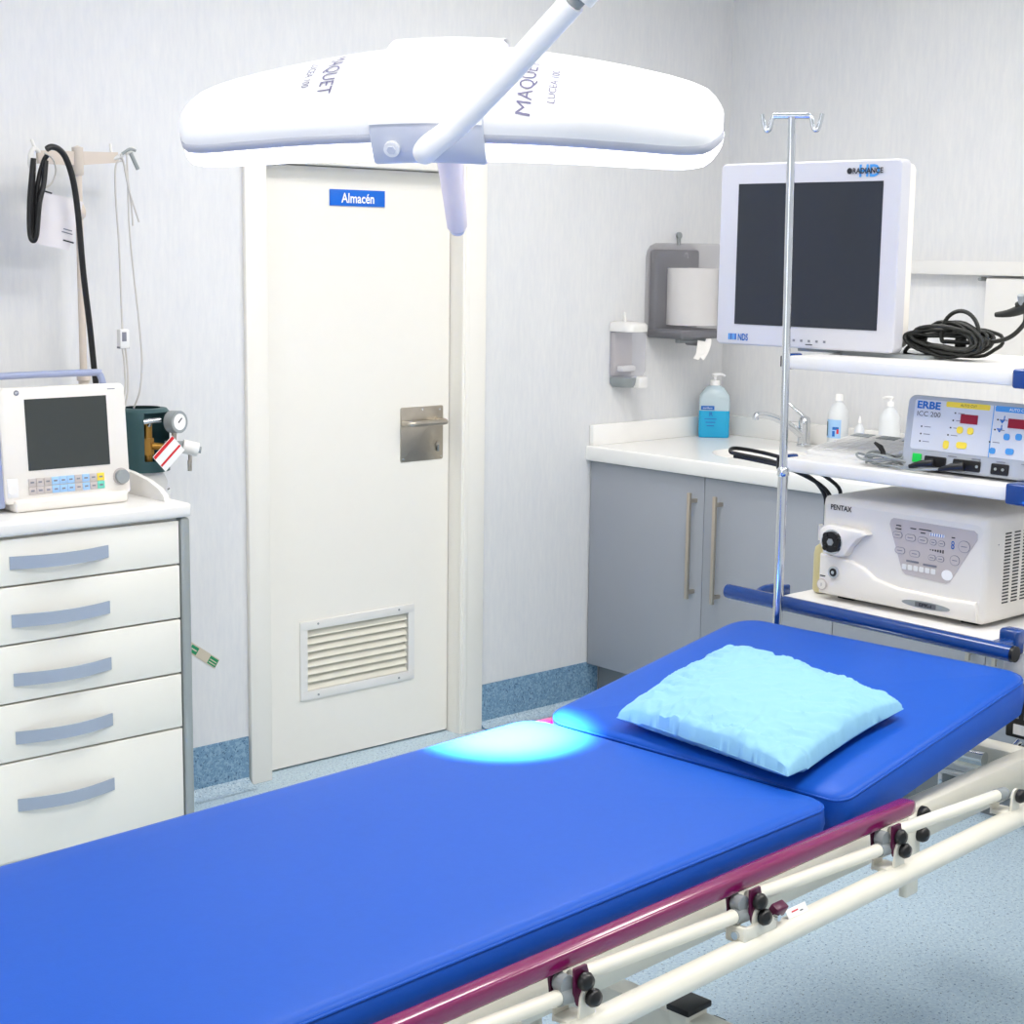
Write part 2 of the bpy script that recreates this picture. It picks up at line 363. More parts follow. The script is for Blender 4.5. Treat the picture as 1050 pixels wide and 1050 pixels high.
def topsheet():
    b = MB(); bm = bmesh.new()
    outer = [(-.006, -.001), (.699, -.001), (.699, -2.67), (-.006, -2.67)]
    cx, cy, rx, ry = .29, -.61, .175, .25
    ov = [bm.verts.new((x, y, zt)) for x, y in outer]; hv = [bm.verts.new((cx+rx*math.cos(2*PI*k/48), cy+ry*math.sin(2*PI*k/48), zt)) for k in range(48)]
    es = [bm.edges.new((ov[i], ov[(i+1) % 4])) for i in range(4)]+[bm.edges.new((hv[i], hv[(i+1) % 48])) for i in range(48)]
    bmesh.ops.triangle_fill(bm, edges=es, use_beauty=True, use_dissolve=False)
    for f in bm.faces:
        if f.normal.z < 0: f.normal_flip()
    b.addbm(bm, M_counter)
    def ring(sx, z, n=48): return [(cx+rx*sx*math.cos(2*PI*k/n), cy+ry*sx*math.sin(2*PI*k/n), z) for k in range(n)]
    b.loft([ring(1, zt), ring(1, zt-.03)], M_counter, cap=False)
    # front edge with small round, and the other edges
    n = 5; vs = []
    prof = [(-.006, zt), (-.0085, zt-.001), (-.0105, zt-.004), (-.011, zt-.008), (-.011, .004), (-.009, .001), (-.004, 0), (.699, 0)]
    vs = [(x, y, z) for y in (-.001, -2.67) for x, z in prof]; k = len(prof)
    b.add(vs, [[i, i+1, k+i+1, k+i] for i in range(k-1)], M_counter, True)
    b.add([(p[0], -.001, p[1]) for p in prof]+[(.699, -.001, zt)], [list(range(k+1))], M_counter)
    b.add([(p[0], -2.67, p[1]) for p in prof]+[(.699, -2.67, zt)], [list(range(k+1))[::-1]], M_counter)
    return b
topsheet().build('top_slab', t)
b = MB(); b.b2((.004, -.021, zt), (.699, -.001, zt+.072), M_counter, .002); b.b2((.678, -2.67, zt), (.699, -.021, zt+.072), M_counter, .002); b.build('upstand', t)
b = MB()
def ring(s, z): return [(.29+.18*s*math.cos(2*PI*k/48), -.61+.255*s*math.sin(2*PI*k/48), z) for k in range(48)]
b.loft([ring(1, zt-.03), ring(.97, zt-.07), ring(.88, zt-.12), ring(.6, zt-.15), ring(.1, zt-.16)], M_counter, cap=True)
b.build('sink_basin', t)
# faucet
FX, FY = 4.655, -.47
t = thing('mixer_tap', 'chrome single lever mixer tap behind the oval sink', 'tap', (FX, FY, .931))
b = MB(); b.lathe([(.026, 0), (.026, .006), (.0215, .01), (.0205, .075), (.022, .085), (.018, .1), (.008, .106), (0, .107)], M_chrome); b.build('body', t)
b = MB(); b.tube([(0, 0, .03), (-.06, .02, .075), (-.12, .045, .105), (-.165, .06, .115), (-.185, .067, .112), (-.187, .068, .098)], [.013, .011, .010, .010, .0105, .011], M_chrome, 14, sm=4); b.build('spout', t)
b = MB(); b.tube([(0, 0, .1), (-.02, .03, .13), (-.03, .06, .155)], [.008, .006, .005], M_chrome, 10, sm=3); b.build('lever', t)

# ------------------------------------------------------------------ bottles on counter
def pump_head(b, z, m, d=(-1, 0), s=1.0, T=None):
    b.lathe([(.0155*s, z), (.0155*s, z+.018*s), (.013*s, z+.021*s), (.005*s, z+.022*s), (.005*s, z+.036*s)], m, 20, T=T)
    b.tube([(-d[0]*.008*s, -d[1]*.008*s, z+.036*s), (0, 0, z+.040*s), (d[0]*.02*s, d[1]*.02*s, z+.041*s), (d[0]*.04*s, d[1]*.04*s, z+.034*s)], [.009*s, .010*s, .007*s, .004*s], m, 10, sm=3, T=T)
t = thing('soap_bottle', 'square clear pump bottle half full of blue liquid in the counter corner', 'bottle', (4.615, -.085, .931), math.radians(-48))
def sq(w, d, z, r): return [(x, y, z) for x, y in rrect(-w/2, w/2, -d/2, d/2, r, 4)]
b = MB(); b.loft([sq(.094, .058, 0, .008), sq(.1, .064, .004, .01), sq(.1, .064, .095, .01)], M_liq, cap=True); b.build('liquid_body', t, label='blue liquid filled lower half')
b = MB(); b.loft([sq(.1, .064, .095, .01), sq(.1, .064, .135, .01), sq(.094, .06, .15, .012), sq(.06, .045, .175, .014), sq(.034, .034, .182, .012)], M_clearb, cap=True); b.build('upper_body', t)
b = MB(); b.box((-.022, -.0335, .105), (.043, .001, .014), M_txtb, T=None); b.text('sterillium', .03, M_txtw, face(-.022, -.0345, .105)); b.text('R', .012, M_txtb, face(-.01, -.0325, .083), bold=.02)
for k in range(3): b.box((-.012, -.0325, .066-.012*k), (.04-.008*k, .0006, .003), M_txtb)
b.build('label_print', t)
b = MB(); pump_head(b, .18, M_txtw, (.8, .5), 1.0); b.build('pump', t)
t.scale = (1.12, 1.12, 1.04)
def round_bottle(name, label, x, y, r, h, lab=None, s=1.0, m=M_bottle):
    t = thing(name, label, 'bottle', (x, y, .931), -PI/2)
    b = MB(); b.lathe([(r*.92, 0), (r, .006), (r, h*.66), (r*.93, h*.75), (r*.6, h*.85), (r*.33, h*.9), (r*.33, h*.93)], m, 28); b.build('body', t)
    b = MB()
    if s > .9: b.lathe([(r*.36, h*.93), (r*.36, h*1.03), (r*.3, h*1.05), (0, h*1.05)], M_txtw, 20)
    elif s > .7: pump_head(b, h*.93, M_txtw, (-1, -.2), s*.9)
    else: b.lathe([(r*.36, h*.93), (r*.3, h*1.0), (r*.12, h*1.12), (0, h*1.13)], M_txtw, 16)
    b.build('pump' if .7 < s < .9 else 'cap', t)
    if lab: lab(t, r, h)
    return t
def curved(b, r, z0, z1, a0, a1, m, n=12):
    vs = []; fs = []
    for i in range(n+1):
        a = a0+(a1-a0)*i/n
        for z in (z0, z1): vs.append(((r+.0006)*math.sin(a), -(r+.0006)*math.cos(a), z))
    for i in range(n): fs.append([2*i, 2*i+2, 2*i+3, 2*i+1])
    b.add(vs, fs, m, True)
def lab1(t, r, h):
    b = MB(); curved(b, r, h*.27, h*.6, -1.4, .9, M_skyk); curved(b, r+.0004, h*.3, h*.56, -.9, -.5, M_teal); curved(b, r+.0004, h*.42, h*.47, .1, .7, M_txtb); curved(b, r+.0004, h*.3, h*.4, .1, .35, M_txtb); curved(b, r+.0004, h*.35, h*.43, .5, .7, M_red); b.build('label_band', t, label='pale blue printed label band')
def lab2(t, r, h):
    b = MB(); curved(b, r, h*.3, h*.62, -1.2, .8, M_txtb); curved(b, r+.0004, h*.42, h*.47, -.6, .4, M_txtw); b.build('label_band', t, label='blue label band')
round_bottle('label_bottle', 'white bottle with flat cap and pale blue label, left of the small dropper bottle', 4.6, -.655, .036, .19, lab1)
round_bottle('dropper_bottle', 'small white bottle with blue label and pointed cap on the counter', 4.57, -.765, .017, .12, lab2, s=.5)
round_bottle('pump_bottle', 'plain translucent white pump bottle beside the grey electrosurgery unit', 4.62, -.85, .036, .185, None, s=.8)

# ------------------------------------------------------------------ dispensers on the back wall
t = thing('soap_dispenser', 'small clear wall soap dispenser with white cap, left of paper towel dispenser', 'dispenser', (4.195, 0, 1.13))
b = MB(); T0 = None
def dsh(w, d, z): return [(x, y, z) for x, y in rrect(-w/2, w/2, -d, -.001, [.03, .004, .004, .03], 6)]
b.loft([dsh(.098, .085, .035), dsh(.105, .095, .06), dsh(.105, .095, .195)], M_clear, cap=True); b.build('reservoir', t, label='clear plastic reservoir')
b = MB(); b.loft([dsh(.109, .099, .195), dsh(.109, .099, .216), dsh(.1, .09, .226), dsh(.05, .05, .23)], M_white); b.tube([(-.02, -.045, .225), (-.022, -.045, .245), (-.024, -.045, .262)], [.006, .005, .004], M_white, 8); b.build('lid', t, label='white lid')
b = MB(); b.loft([dsh(.07, .07, .0), dsh(.095, .08, .012), dsh(.098, .085, .035)], M_greyp); b.b2((.0, -.1, .0), (.046, -.06, .04), M_white, .005); b.build('pump_lever', t, label='white push lever under the reservoir')
b = MB(); b.b2((-.045, -.02, .04), (.045, -.001, .19), M_panel, .003); b.b2((-.035, -.05, .055), (.035, -.022, .075), M_paper, .006); b.build('back_plate', t)

t = thing('paper_towel_dispenser', 'smoked plastic paper towel dispenser on the wall holding a white roll', 'dispenser', (4.47, 0, 1.31))
b = MB(); b.b2((-.135, -.035, .0), (.1, -.001, .3), M_dgrey, .012, 3); b.b2((-.14, -.17, -.012), (.1, -.001, .02), M_dgrey, .008); b.build('back_housing', t, label='dark grey back housing')
b = MB()
def csh(g, z, d=.2): return [(x, y, z) for x, y in rrect(-.155+g, .125-g, -d+g, -.001, [.07-g, .004, .004, .07-g], 8)]
b.loft([csh(.02, -.006), csh(.004, .008), csh(0, .03), csh(0, .27), csh(.006, .295), csh(.02, .312), csh(.05, .322)], M_smoke, cap=True); b.build('cover', t, label='transparent smoked cover')
b = MB(); b.cyl((-.012, -.1, .035), (-.012, -.1, .235), .09, M_paper, 48); b.cyl((-.012, -.1, .236), (-.012, -.1, .2365), .02, M_panel, 24); b.build('paper_roll', t)
b = MB(); rows = []
for i in range(9):
    k = i/8; z = -.015-.062*k; sh = -.02-.05*k*k
    rows.append([(-.016+sh-.018*(1+.3*math.sin(5*k)), -.17-.02*k, z), (-.004+sh, -.178-.02*k+.006*math.sin(9*k), z-.006), (.008+sh, -.172-.02*k, z+.004), (.026+sh-.012*k, -.18-.02*k, z-.012*k+.004)])
b.loft(rows, M_paper, cap=False, closed=False); b.build('paper_tail', t)
b = MB(); b.cyl((.012, -.012, .350), (.012, -.004, .350), .012, M_greyp, 20); b.b2((.006, -.012, .315), (.018, -.004, .342), M_greyp, .002); b.b2((-.13, -.15, -.025), (.02, -.13, -.01), M_plinth, .003); b.cyl((.03, -.13, -.02), (.03, -.05, -.02), .022, M_dgrey, 16); b.build('lock', t)
b = MB(); b.text('tork', .022, M_txtw, face(.03, -.201, .272)); b.build('lettering', t)

# ------------------------------------------------------------------ wall rail on right wall
t = thing('wall_rail', 'long white equipment rail mounted on the right wall', 'rail', (4.72, -1.6, 1.54), -PI/2)
b = MB(); b.b2((-.79, -.012, 0), (.9, .0, .044), M_white, .002); b.b2((-.79, .0, .008), (.9, .029, .036), M_white); b.build('rail_bar', t)
b = MB(); b.b2((-.48, -.001, -.26), (.3, .029, -.008), M_white, .004); b.build('socket_panel', t)
b = MB(); b.cyl((-.5, -.006, -.012), (-.5, .029, -.012), .006, M_greyp, 12); b.build('screw', t)

# ------------------------------------------------------------------ drawer trolley
TX, TY = 1.62, -.55
t = thing('drawer_trolley', 'cream medical trolley with five drawers and grey corner posts', 'trolley', (TX, TY, 0))
XR = .47; XL = -.47
b = MB(); b.b2((XL, .02, .135), (XR, .33, .94), M_creamd); b.build('body', t)
zs = [.94, .823, .686, .547, .407, .165]
for i in range(5):
    b = MB(); b.b2((XL+.002, 0, zs[i+1]+.0025), (XR-.005, .02, zs[i]-.0025 if i else .932), M_creamd, .0015)
    dr = b.build('drawer', t)
    zc = [.878, .742, .603, .464, .301][i]
    b = MB(); rows = []
    for k in range(17):
        u = k/16; x = -.0+.022+.25*u; out = -.002-.026*math.sin(PI*u)
        rows.append([(x, out, zc-.015), (x, out, zc+.015), (x, out+.003, zc+.015), (x, out+.003, zc-.015)])
    b.loft(rows, M_handle); b.build('handle', dr, label='curved blue-grey strap handle')
b = MB()
for x in (XR-.0, XL-.026):
    for y0_, y1_ in ((-.004, .03), (.3, .33)):
        b = MB(); b.b2((x, y0_, .11), (x+.026, y1_, .938), M_alu, .008, 3); b.build('corner_post', t, label='grey metal corner post')
b = MB(); b.b2((XR, .03, .13), (XR+.02, .3, .938), M_creamd); b.build('side_panel', t)
b = MB(); b.b2((XL-.03, -.012, .94), (XR+.028, .34, .9755), M_white, .01, 3); b.build('worktop', t)
b = MB()
pr = [(.035, .972), (.045, .990), (.07, 1.005), (.12, 1.02), (.20, 1.032), (.28, 1.038), (.335, 1.038), (.337, .972)]
b.add([(XR-.02, y, z) for y, z in pr]+[(XR-.006, y, z) for y, z in pr], [list(range(8))[::-1], list(range(8, 16))]+[[i, (i+1) % 8, 8+(i+1) % 8, 8+i] for i in range(8)], M_white)
b.b2((XL, .322, .972), (XR-.006, .336, 1.038), M_white, .004); b.build('gallery', t)
b = MB(); b.b2((XL-.03, -.01, .105), (XR+.04, .34, .135), M_white, .01, 3); b.build('base', t)
for x in (XL+.05, XR-.05):
    for y in (.05, .29):
        b = MB(); b.cyl((x-.012, y, .05), (x+.012, y, .05), .05, M_blackm, 24); b.cyl((x, y, .05), (x, y, .106), .012, M_greyp, 12); b.build('castor', t)

# ------------------------------------------------------------------ patient monitor on trolley
t = thing('patient_monitor', 'white patient monitor with dark screen and button rows on the drawer trolley', 'monitor', (1.838, -.455, .976))
tl = Matrix.Rotation(math.radians(-4.5), 4, 'X')
def TT(p): return tuple(tl @ Vector(p))
b = MB(); b.prism(rrect(-.155, .173, .02, .292, [.012, .015, .02, .012]), .13, M_body, T=tl @ frame((0, .13, 0)), bev=.006)
b.b2((-.135, -.008, .0), (.16, .12, .03), M_body, .008, 3); b.build('housing', t)
b = MB(); b.prism(rrect(-.172, -.152, .012, .285, .006), .12, M_slate, T=tl @ frame((0, .125, 0)), bev=.004); b.build('side_grip', t, label='slate blue side grip')
F = tl @ frame((0, 0, 0))
b = MB(); b.box((.014, .180, .0006), (.212, .168, .002), M_screen2, T=F); b.build('screen', t, label='dark screen')
b = MB(); cols = 10; 
b.box((-.135, .058, .0), (.028, .045, .003), M_side, .001, T=F); b.cyl(TT((-.137, -.003, .053)), TT((-.137, 0, .053)), .011, M_white, 16)
for r in range(2):
    for c in range(11):
        x = -.086+.0198*c; mm = M_panel if c in (0, 1, 2, 6, 8) else M_skyk
        if c >= 9: mm = (M_yel if r == 0 else M_teak)
        if c == 10: continue
        b.box((x, .068-.02*r, .0012), (.0188, .018, .002), mm, .0004, T=F)
        b.box((x, .068-.02*r, .0024), (.009, .004, .0004), M_txtg, T=F)
b.build('key_panel', t, label='two rows of coloured keys')
b = MB(); b.cyl(TT((.147, -.014, .064)), TT((.147, 0, .064)), .017, M_greyp, 28); b.cyl(TT((.147, -.002, .064)), TT((.147, .001, .064)), .021, M_panel, 28); b.build('knob', t)
b = MB(); b.cyl(TT((-.110, -.001, .280)), TT((-.110, .001, .280)), .0065, M_txtg, 16); b.text('ge', .007, M_txtw, F @ Matrix.Translation((-.110, .280, .001))); b.box((.135, .279, .0006), (.02, .002, .0004), M_txtg, T=F); b.build('badge', t)
b = MB(); b.tube([TT((-.16, .06, .28)), TT((-.155, .06, .314)), TT((-.12, .06, .320)), TT((.115, .06, .320)), TT((.138, .06, .316)), TT((.146, .06, .297)), TT((.148, .06, .28))], .0085, M_slate, 12, sm=4); b.build('carry_handle', t, label='slate blue carrying handle')

# ------------------------------------------------------------------ oxygen cylinder
t = thing('gas_cylinder', 'white gas cylinder with dark teal valve guard behind the drawer trolley', 'gas cylinder', (2.236, -.12, 0))
b = MB(); b.lathe([(.068, .0), (.072, .01), (.072, .86), (.07, .92), (.062, .97), (.05, 1.0)], M_white, 40); b.build('cylinder_body', t, label='white painted lower body')
b = MB(); n = 40; vs = []; fs = []
for i, (r, z) in enumerate([(.07, 1.0), (.07, 1.03), (.07, 1.13), (.071, 1.16), (.064, 1.168), (.05, 1.17)]):
    for k in range(n): vs.append((r*math.cos(2*PI*k/n), r*math.sin(2*PI*k/n), z))
for i in range(5):
    for k in range(n):
        a = 360*(k+.5)/n
        if i in (1, 2) and 240 < a < 330: continue
        fs.append([i*n+k, i*n+(k+1) % n, (i+1)*n+(k+1) % n, (i+1)*n+k])
b.add(vs, fs, M_teal, True); b.add([(v[0]*.94, v[1]*.94, v[2]) for v in vs], fs, M_teal, True); b.build('valve_guard', t, label='dark teal guard with side window')
b = MB(); b.cyl((-.005, -.03, 1.0), (-.005, -.03, 1.13), .014, M_brass); b.cyl((-.005, -.03, 1.07), (.045, -.065, 1.065), .010, M_brass, 16); b.cyl((-.005, -.03, 1.045), (-.005, -.03, 1.09), .018, M_brass, 6); b.build('valve', t, label='brass valve')
b = MB(); b.cyl((-.03, -.05, 1.135), (.02, -.06, 1.14), .007, M_chrome, 12); b.cyl((-.005, -.035, 1.12), (-.005, -.05, 1.14), .007, M_chrome, 12); b.build('valve_key', t)
b = MB(); b.cyl((.03, -.06, 1.07), (.09, -.09, 1.068), .013, M_greyp, 16); b.cyl((.07, -.085, 1.068), (.108, -.1, 1.058), .019, M_white, 20); b.cyl((.108, -.1, 1.058), (.116, -.105, 1.056), .009, M_greyp, 16); b.cyl((.09, -.09, 1.05), (.09, -.09, 1.022), .005, M_nickel, 10); b.cyl((.05, -.075, 1.07), (.05, -.078, 1.12), .007, M_nickel, 10)
b.b2((.083, -.094, 1.0), (.093, -.088, 1.03), M_nickel, .001)
rg = b.build('regulator', t, label='white and metal pressure regulator')
b = MB(); g0 = Vector((.042, -.078, 1.135)); gd = Vector((.25, -.95, .05)).normalized(); b.cyl(g0, g0+gd*.03, .03, M_greyp, 28); b.cyl(g0+gd*.03, g0+gd*.031, .022, M_txtw, 28)
ge = Matrix.Translation(g0+gd*.032) @ gd.to_track_quat('Z', 'Y').to_matrix().to_4x4(); b.box((.003, .003, 0), (.018, .003, .001), M_txt, T=ge @ Matrix.Rotation(.7, 4, 'Z')); b.build('pressure_gauge', rg)
tg = MB(); Tt = frame((.012, -.112, 1.055), Vector((.74, 0, .67)), Vector((-.67, 0, .74)), Vector((0, -1, 0)))
tg.box((0, 0, 0), (.08, .056, .001), M_txtw, T=Tt); tg.box((0, .022, .0008), (.078, .009, .0005), M_red, T=Tt); tg.box((0, -.008, .0008), (.078, .006, .0005), M_red, T=Tt)
tg.build('tag', t, label='white tag with red stripes')
b = MB(); b.prism(rrect(-.02, .02, -.012, .012, .003), .0008, M_txtw, T=frame((.045, -.049, .945), Vector((.74, .67, 0)), Vector((0, 0, 1)), Vector((.67, -.74, 0)))); b.box((0, 0, .001), (.02, .003, .0004), M_txt, T=frame((.045, -.0495, .95), Vector((.74, .67, 0)), Vector((0, 0, 1)), Vector((.67, -.74, 0)))); b.build('sticker', t)

# ------------------------------------------------------------------ T-bar stand with hanging hoses
SX, SY = 2.066, -.12
t = thing('drip_stand', 'beige T-bar stand against the wall behind the patient monitor', 'stand', (SX, SY, 0))
b = MB(); b.cyl((0, 0, .03), (0, 0, 1.25), .014, M_beige); b.cyl((0, 0, 1.25), (0, 0, 1.84), .0095, M_beige); b.lathe([(.010, 1.245), (.018, 1.25), (.018, 1.262), (.010, 1.27)], M_beige); b.lathe([(.0095, 1.665), (.016, 1.67), (.018, 1.685), (.013, 1.70), (.0095, 1.705)], M_beige); b.lathe([(.012, 1.775), (.0145, 1.778), (.0145, 1.845), (0, 1.85)], M_beige, 20); b.build('pole', t)
b = MB(); b.prism([(-.11, 1.80), (-.112, 1.832), (.112, 1.838), (.114, 1.812), (.0, 1.80)], .012, M_beige, T=frame((0, .006, 0))); b.build('cross_bar', t)
for s in (-1, 1):
    b = MB(); b.tube([(s*.105, 0, 1.828), (s*.125, -.01, 1.835), (s*.14, -.02, 1.815), (s*.142, -.025, 1.79), (s*.135, -.03, 1.775)] if s < 0 else [(s*.1, 0, 1.82), (s*.12, -.01, 1.83), (s*.138, -.02, 1.842), (s*.15, -.02, 1.85)], .006, M_white, 10, sm=4)
    b.tube([(s*.105, 0, 1.825), (s*.107, .02, 1.84), (s*.11, .03, 1.86)], .004, M_white, 8, sm=3)
    b.build('hook', t)
b = MB(); b.lathe([(.085, .0), (.085, .012), (.03, .035), (.014, .05)], M_beige, 24); b.build('foot', t)
# black hose: coil on left, long run down to the monitor
b = MB()
b.tube([(1.925, -.16, 1.81), (1.918, -.16, 1.76), (1.911, -.16, 1.70), (1.909, -.16, 1.63), (1.914, -.165, 1.608), (1.922, -.17, 1.625), (1.932, -.17, 1.70), (1.948, -.165, 1.75), (1.958, -.16, 1.806)], .0068, M_black, 12, sm=6)
b.tube([(1.93, -.15, 1.8), (1.924, -.15, 1.72), (1.918, -.15, 1.64), (1.921, -.15, 1.618), (1.928, -.15, 1.635), (1.938, -.15, 1.74), (1.955, -.15, 1.80), (1.965, -.155, 1.82)], .0062, M_black, 12, sm=6)
o = b.build('coiled_hose', None, label='looped black hose hanging at the left end of the beige stand', category='hose')
b = MB(); b.tube([(1.941, -.2, 1.832), (1.955, -.2, 1.838), (1.975, -.2, 1.832), (1.993, -.2, 1.81), (2.01, -.2, 1.758), (2.021, -.2, 1.675), (2.031, -.2, 1.529), (2.045, -.2, 1.393), (2.057, -.2, 1.255), (2.06, -.22, 1.15), (2.04, -.25, 1.10)], .0078, M_black, 12, sm=6)
b.build('black_hose', None, label='long black hose arching from the stand down behind the monitor', category='hose')
b = MB(); TC = frame((1.99, -.15, 1.655), Vector((.972, 0, -.235)), Vector((.235, 0, .972)), Vector((0, -1, 0)))
b.prism([(-.052, .066), (.058, .068), (.044, -.062), (-.048, -.066)], .001, M_card, T=TC)
b.box((-.04, .066, .0014), (.02, .004, .0003), M_txt, T=TC); b.box((.03, -.02, .0014), (.03, .003, .0003), M_txtg, T=TC); b.box((.03, -.012, .0014), (.024, .003, .0003), M_txtg, T=TC)
b.box((.038, -.04, .0014), (.03, .004, .0003), M_txt, T=TC)
cd = b.build('hanging_card', None, label='white card hanging from a loop on the beige stand', category='card')
lb = MB(); lb.tube([(1.945, -.158, 1.735), (1.972, -.158, 1.75), (1.985, -.158, 1.78), (1.978, -.158, 1.81), (1.955, -.158, 1.825)], .0022, M_cord, 8, sm=6); lb.build('loop', cd)
def cord(name, label, runs, r, m=M_cord, extra=None):
    b = MB()
    for q in runs: b.tube(q, r, m, 8, sm=5)
    if extra: extra(b)
    return b.build(name, None, label=label, category='cable')
cord('lead_cable', 'pale monitor lead hanging from the stand with a grey connector block', [[(2.163, -.17, 1.815), (2.146, -.17, 1.80), (2.144, -.17, 1.72), (2.150, -.17, 1.6), (2.152, -.17, 1.48), (2.154, -.17, 1.38)], [(2.158, -.175, 1.335), (2.160, -.18, 1.29), (2.154, -.19, 1.22), (2.128, -.2, 1.15)], [(2.150, -.175, 1.335), (2.152, -.18, 1.29), (2.146, -.19, 1.22), (2.118, -.2, 1.15)], [(2.163, -.172, 1.822), (2.168, -.172, 1.81), (2.183, -.17, 1.74), (2.210, -.17, 1.66)], [(2.161, -.168, 1.822), (2.174, -.168, 1.8), (2.188, -.168, 1.72), (2.193, -.168, 1.65)]], .0026,
     extra=lambda b: (b.b2((2.141, -.182, 1.333), (2.168, -.162, 1.383), M_side, .003), b.b2((2.146, -.184, 1.352), (2.158, -.180, 1.376), M_txtg, .0005), b.b2((2.140, -.18, 1.333), (2.168, -.164, 1.338), M_txtg)))
cord('thin_cable', 'thin pale cable hanging from the stand end down behind the gas cylinder', [[(2.163, -.165, 1.828), (2.178, -.165, 1.838), (2.182, -.165, 1.8), (2.184, -.165, 1.65), (2.194, -.165, 1.52), (2.206, -.165, 1.4), (2.212, -.165, 1.3), (2.204, -.165, 1.22), (2.193, -.15, 1.172)]], .0024,
     extra=lambda b: (b.tube([(2.168, -.165, 1.832), (2.188, -.17, 1.845), (2.204, -.17, 1.842)], .004, M_greyp, 8, sm=3), b.tube([(2.190, -.17, 1.835), (2.210, -.17, 1.795)], .0055, M_greyp, 8)))
# tape on wall
b = MB(); TT2 = frame((2.482, -.001, .424), Vector((.81, 0, -.586)), Vector((.586, 0, .81)), Vector((0, -1, 0)))
b.box((0, 0, 0), (.12, .03, .0012), M_tape, T=TT2); b.box((-.035, .0, .001), (.028, .022, .0004), M_grn, T=TT2); b.box((.042, .0, .001), (.032, .024, .0004), M_grn, T=TT2)
b.box((-.035, .0, .0014), (.02, .004, .0002), M_tape, T=TT2); b.box((.042, .002, .0014), (.026, .003, .0002), M_tape, T=TT2); b.box((.042, -.006, .0014), (.026, .003, .0002), M_tape, T=TT2)
b.build('tape_strip', None, label='short tan and green tape strip stuck on the wall beside the trolley', category='tape')

# ------------------------------------------------------------------ equipment cart
CX, CY = 2.83, -2.1
cart = thing('equipment_cart', 'white shelved equipment cart with navy blue corner clamps and push rail', 'cart', (CX, CY, 0), -PI/2)
# local: x right (= -Y world), y back (= +X world), z up
for (zt_, th_) in ((1.384, .028), (1.163, .03), (.857, .03)):
    b = MB(); b.b2((-.272, 0, zt_-th_), (.272, .46, zt_), M_white, .004); b.build('shelf', cart)
b = MB(); b.b2((.155, .445, .857), (.185, .475, 1.36), M_alu, .004); b.build('rear_post', cart)
def clampset(z, h):
    b = MB(); b.b2((.272, -.012, z-h), (.33, .06, z+.004), M_navy, .006, 3); b.build('corner_clamp', cart, label='navy blue corner clamp')
    b = MB(); b.b2((-.290, .0, z-h+.002), (-.2725, .05, z+.002), M_navy, .005, 3); b.b2((-.302, .008, z-h+.006), (-.2895, .04, z-.004), M_black, .002); b.build('corner_clamp', cart, label='navy blue corner clamp with black end')
clampset(1.386, .034); clampset(1.166, .038)
b = MB(); b.tube([(-.355, -.07, .862), (.345, -.07, .855)], .0165, M_navy, 24); 
b.tube([(-.285, .02, .87), (-.285, -.03, .872), (-.285, -.062, .864)], .012, M_navy, 14, sm=4); b.b2((-.297, -.002, .852), (-.272, .04, .878), M_navy, .005, 3)
b.b2((.272, -.005, .832), (.315, .03, .884), M_navy, .008, 3); b.b2((.280, -.06, .842), (.31, .0, .866), M_navy, .006, 3)
rl = b.build('push_rail', cart, label='navy blue tubular push rail')
b = MB(); b.cyl((.345, -.07, .855), (.352, -.07, .855), .0155, M_black, 24); b.build('end_cap', rl, label='black end cap')
b = MB(); b.cyl((-.355, -.07, .862), (-.361, -.07, .862), .0155, M_navy, 24); b.build('end_cap', rl, label='navy end cap')
b = MB(); b.b2((.272, .02, .70), (.62, .44, .857), M_side, .003); b.b2((.345, .018, .80), (.4, .021, .84), M_black); b.build('side_box', cart, label='white box at the right end of the bottom shelf')
b = MB(); b.b2((.62, .02, .09), (.9, .44, 1.36), M_side, .004); b.build('column', cart, label='white support column')
b = MB(); b.b2((.60, -.02, .085), (.95, .5, .13), M_side, .006); b.build('base_plate', cart)
for x in (.64, .91):
    for y in (.03, .45):
        b = MB(); b.cyl((x-.012, y, .04), (x+.012, y, .04), .04, M_greyp, 24); b.cyl((x, y, .04), (x, y, .09), .012, M_alu, 12); b.build('castor', cart)

# monitor on top shelf
t = thing('display_monitor', 'large pale grey framed display monitor with dark screen on top cart shelf', 'monitor', (2.93, -1.782, 1.384), -PI/2-math.radians(-3.5))
# local x right
b = MB(); b.prism(rrect(-.235, .232, .010, .415, .012), .035, M_bez, T=frame((0, .035, 0)), bev=.004)
b.prism(rrect(-.225, .225, .02, .408, .015), .035, M_body, T=frame((0, .068, 0))); b.prism(rrect(-.17, .17, .05, .36, .03), .03, M_body, T=frame((0, .098, 0))); b.build('housing', t)
b = MB(); b.b2((-.184, -.0012, .057), (.190, .004, .370), M_screen); b.build('screen', t, label='dark blank screen')
b = MB(); b.text('RADIANCE', .074, M_txt, face(.152, -.0022, .392), h=.012, bold=.03); b.text('HD', .050, M_lblue, face(.155, -.0006, .392), h=.026, bold=.03)
b.lathe([(.005, 0), (.0065, 0), (.0065, .0006), (.005, .0006)], M_txt, 20, T=face(.106, -.0008, .392)); b.build('logo', t)
b = MB(); b.text('NDS', .028, M_txtb, face(-.158, -.001, .028), h=.016, bold=.02)
for k in range(4): b.box((-.198+.006*k, -.0006, .028), (.0042, .0008, .014), M_txtb if k % 2 else M_lblue)
b.build('maker_mark', t)
b = MB()
for k in range(5): b.box((-.02+.02*k, -.0006, .027), (.006, .0008, .005), M_txtg)
b.box((.02, -.0006, .019), (.018, .0008, .002), M_txt); b.build('buttons', t)
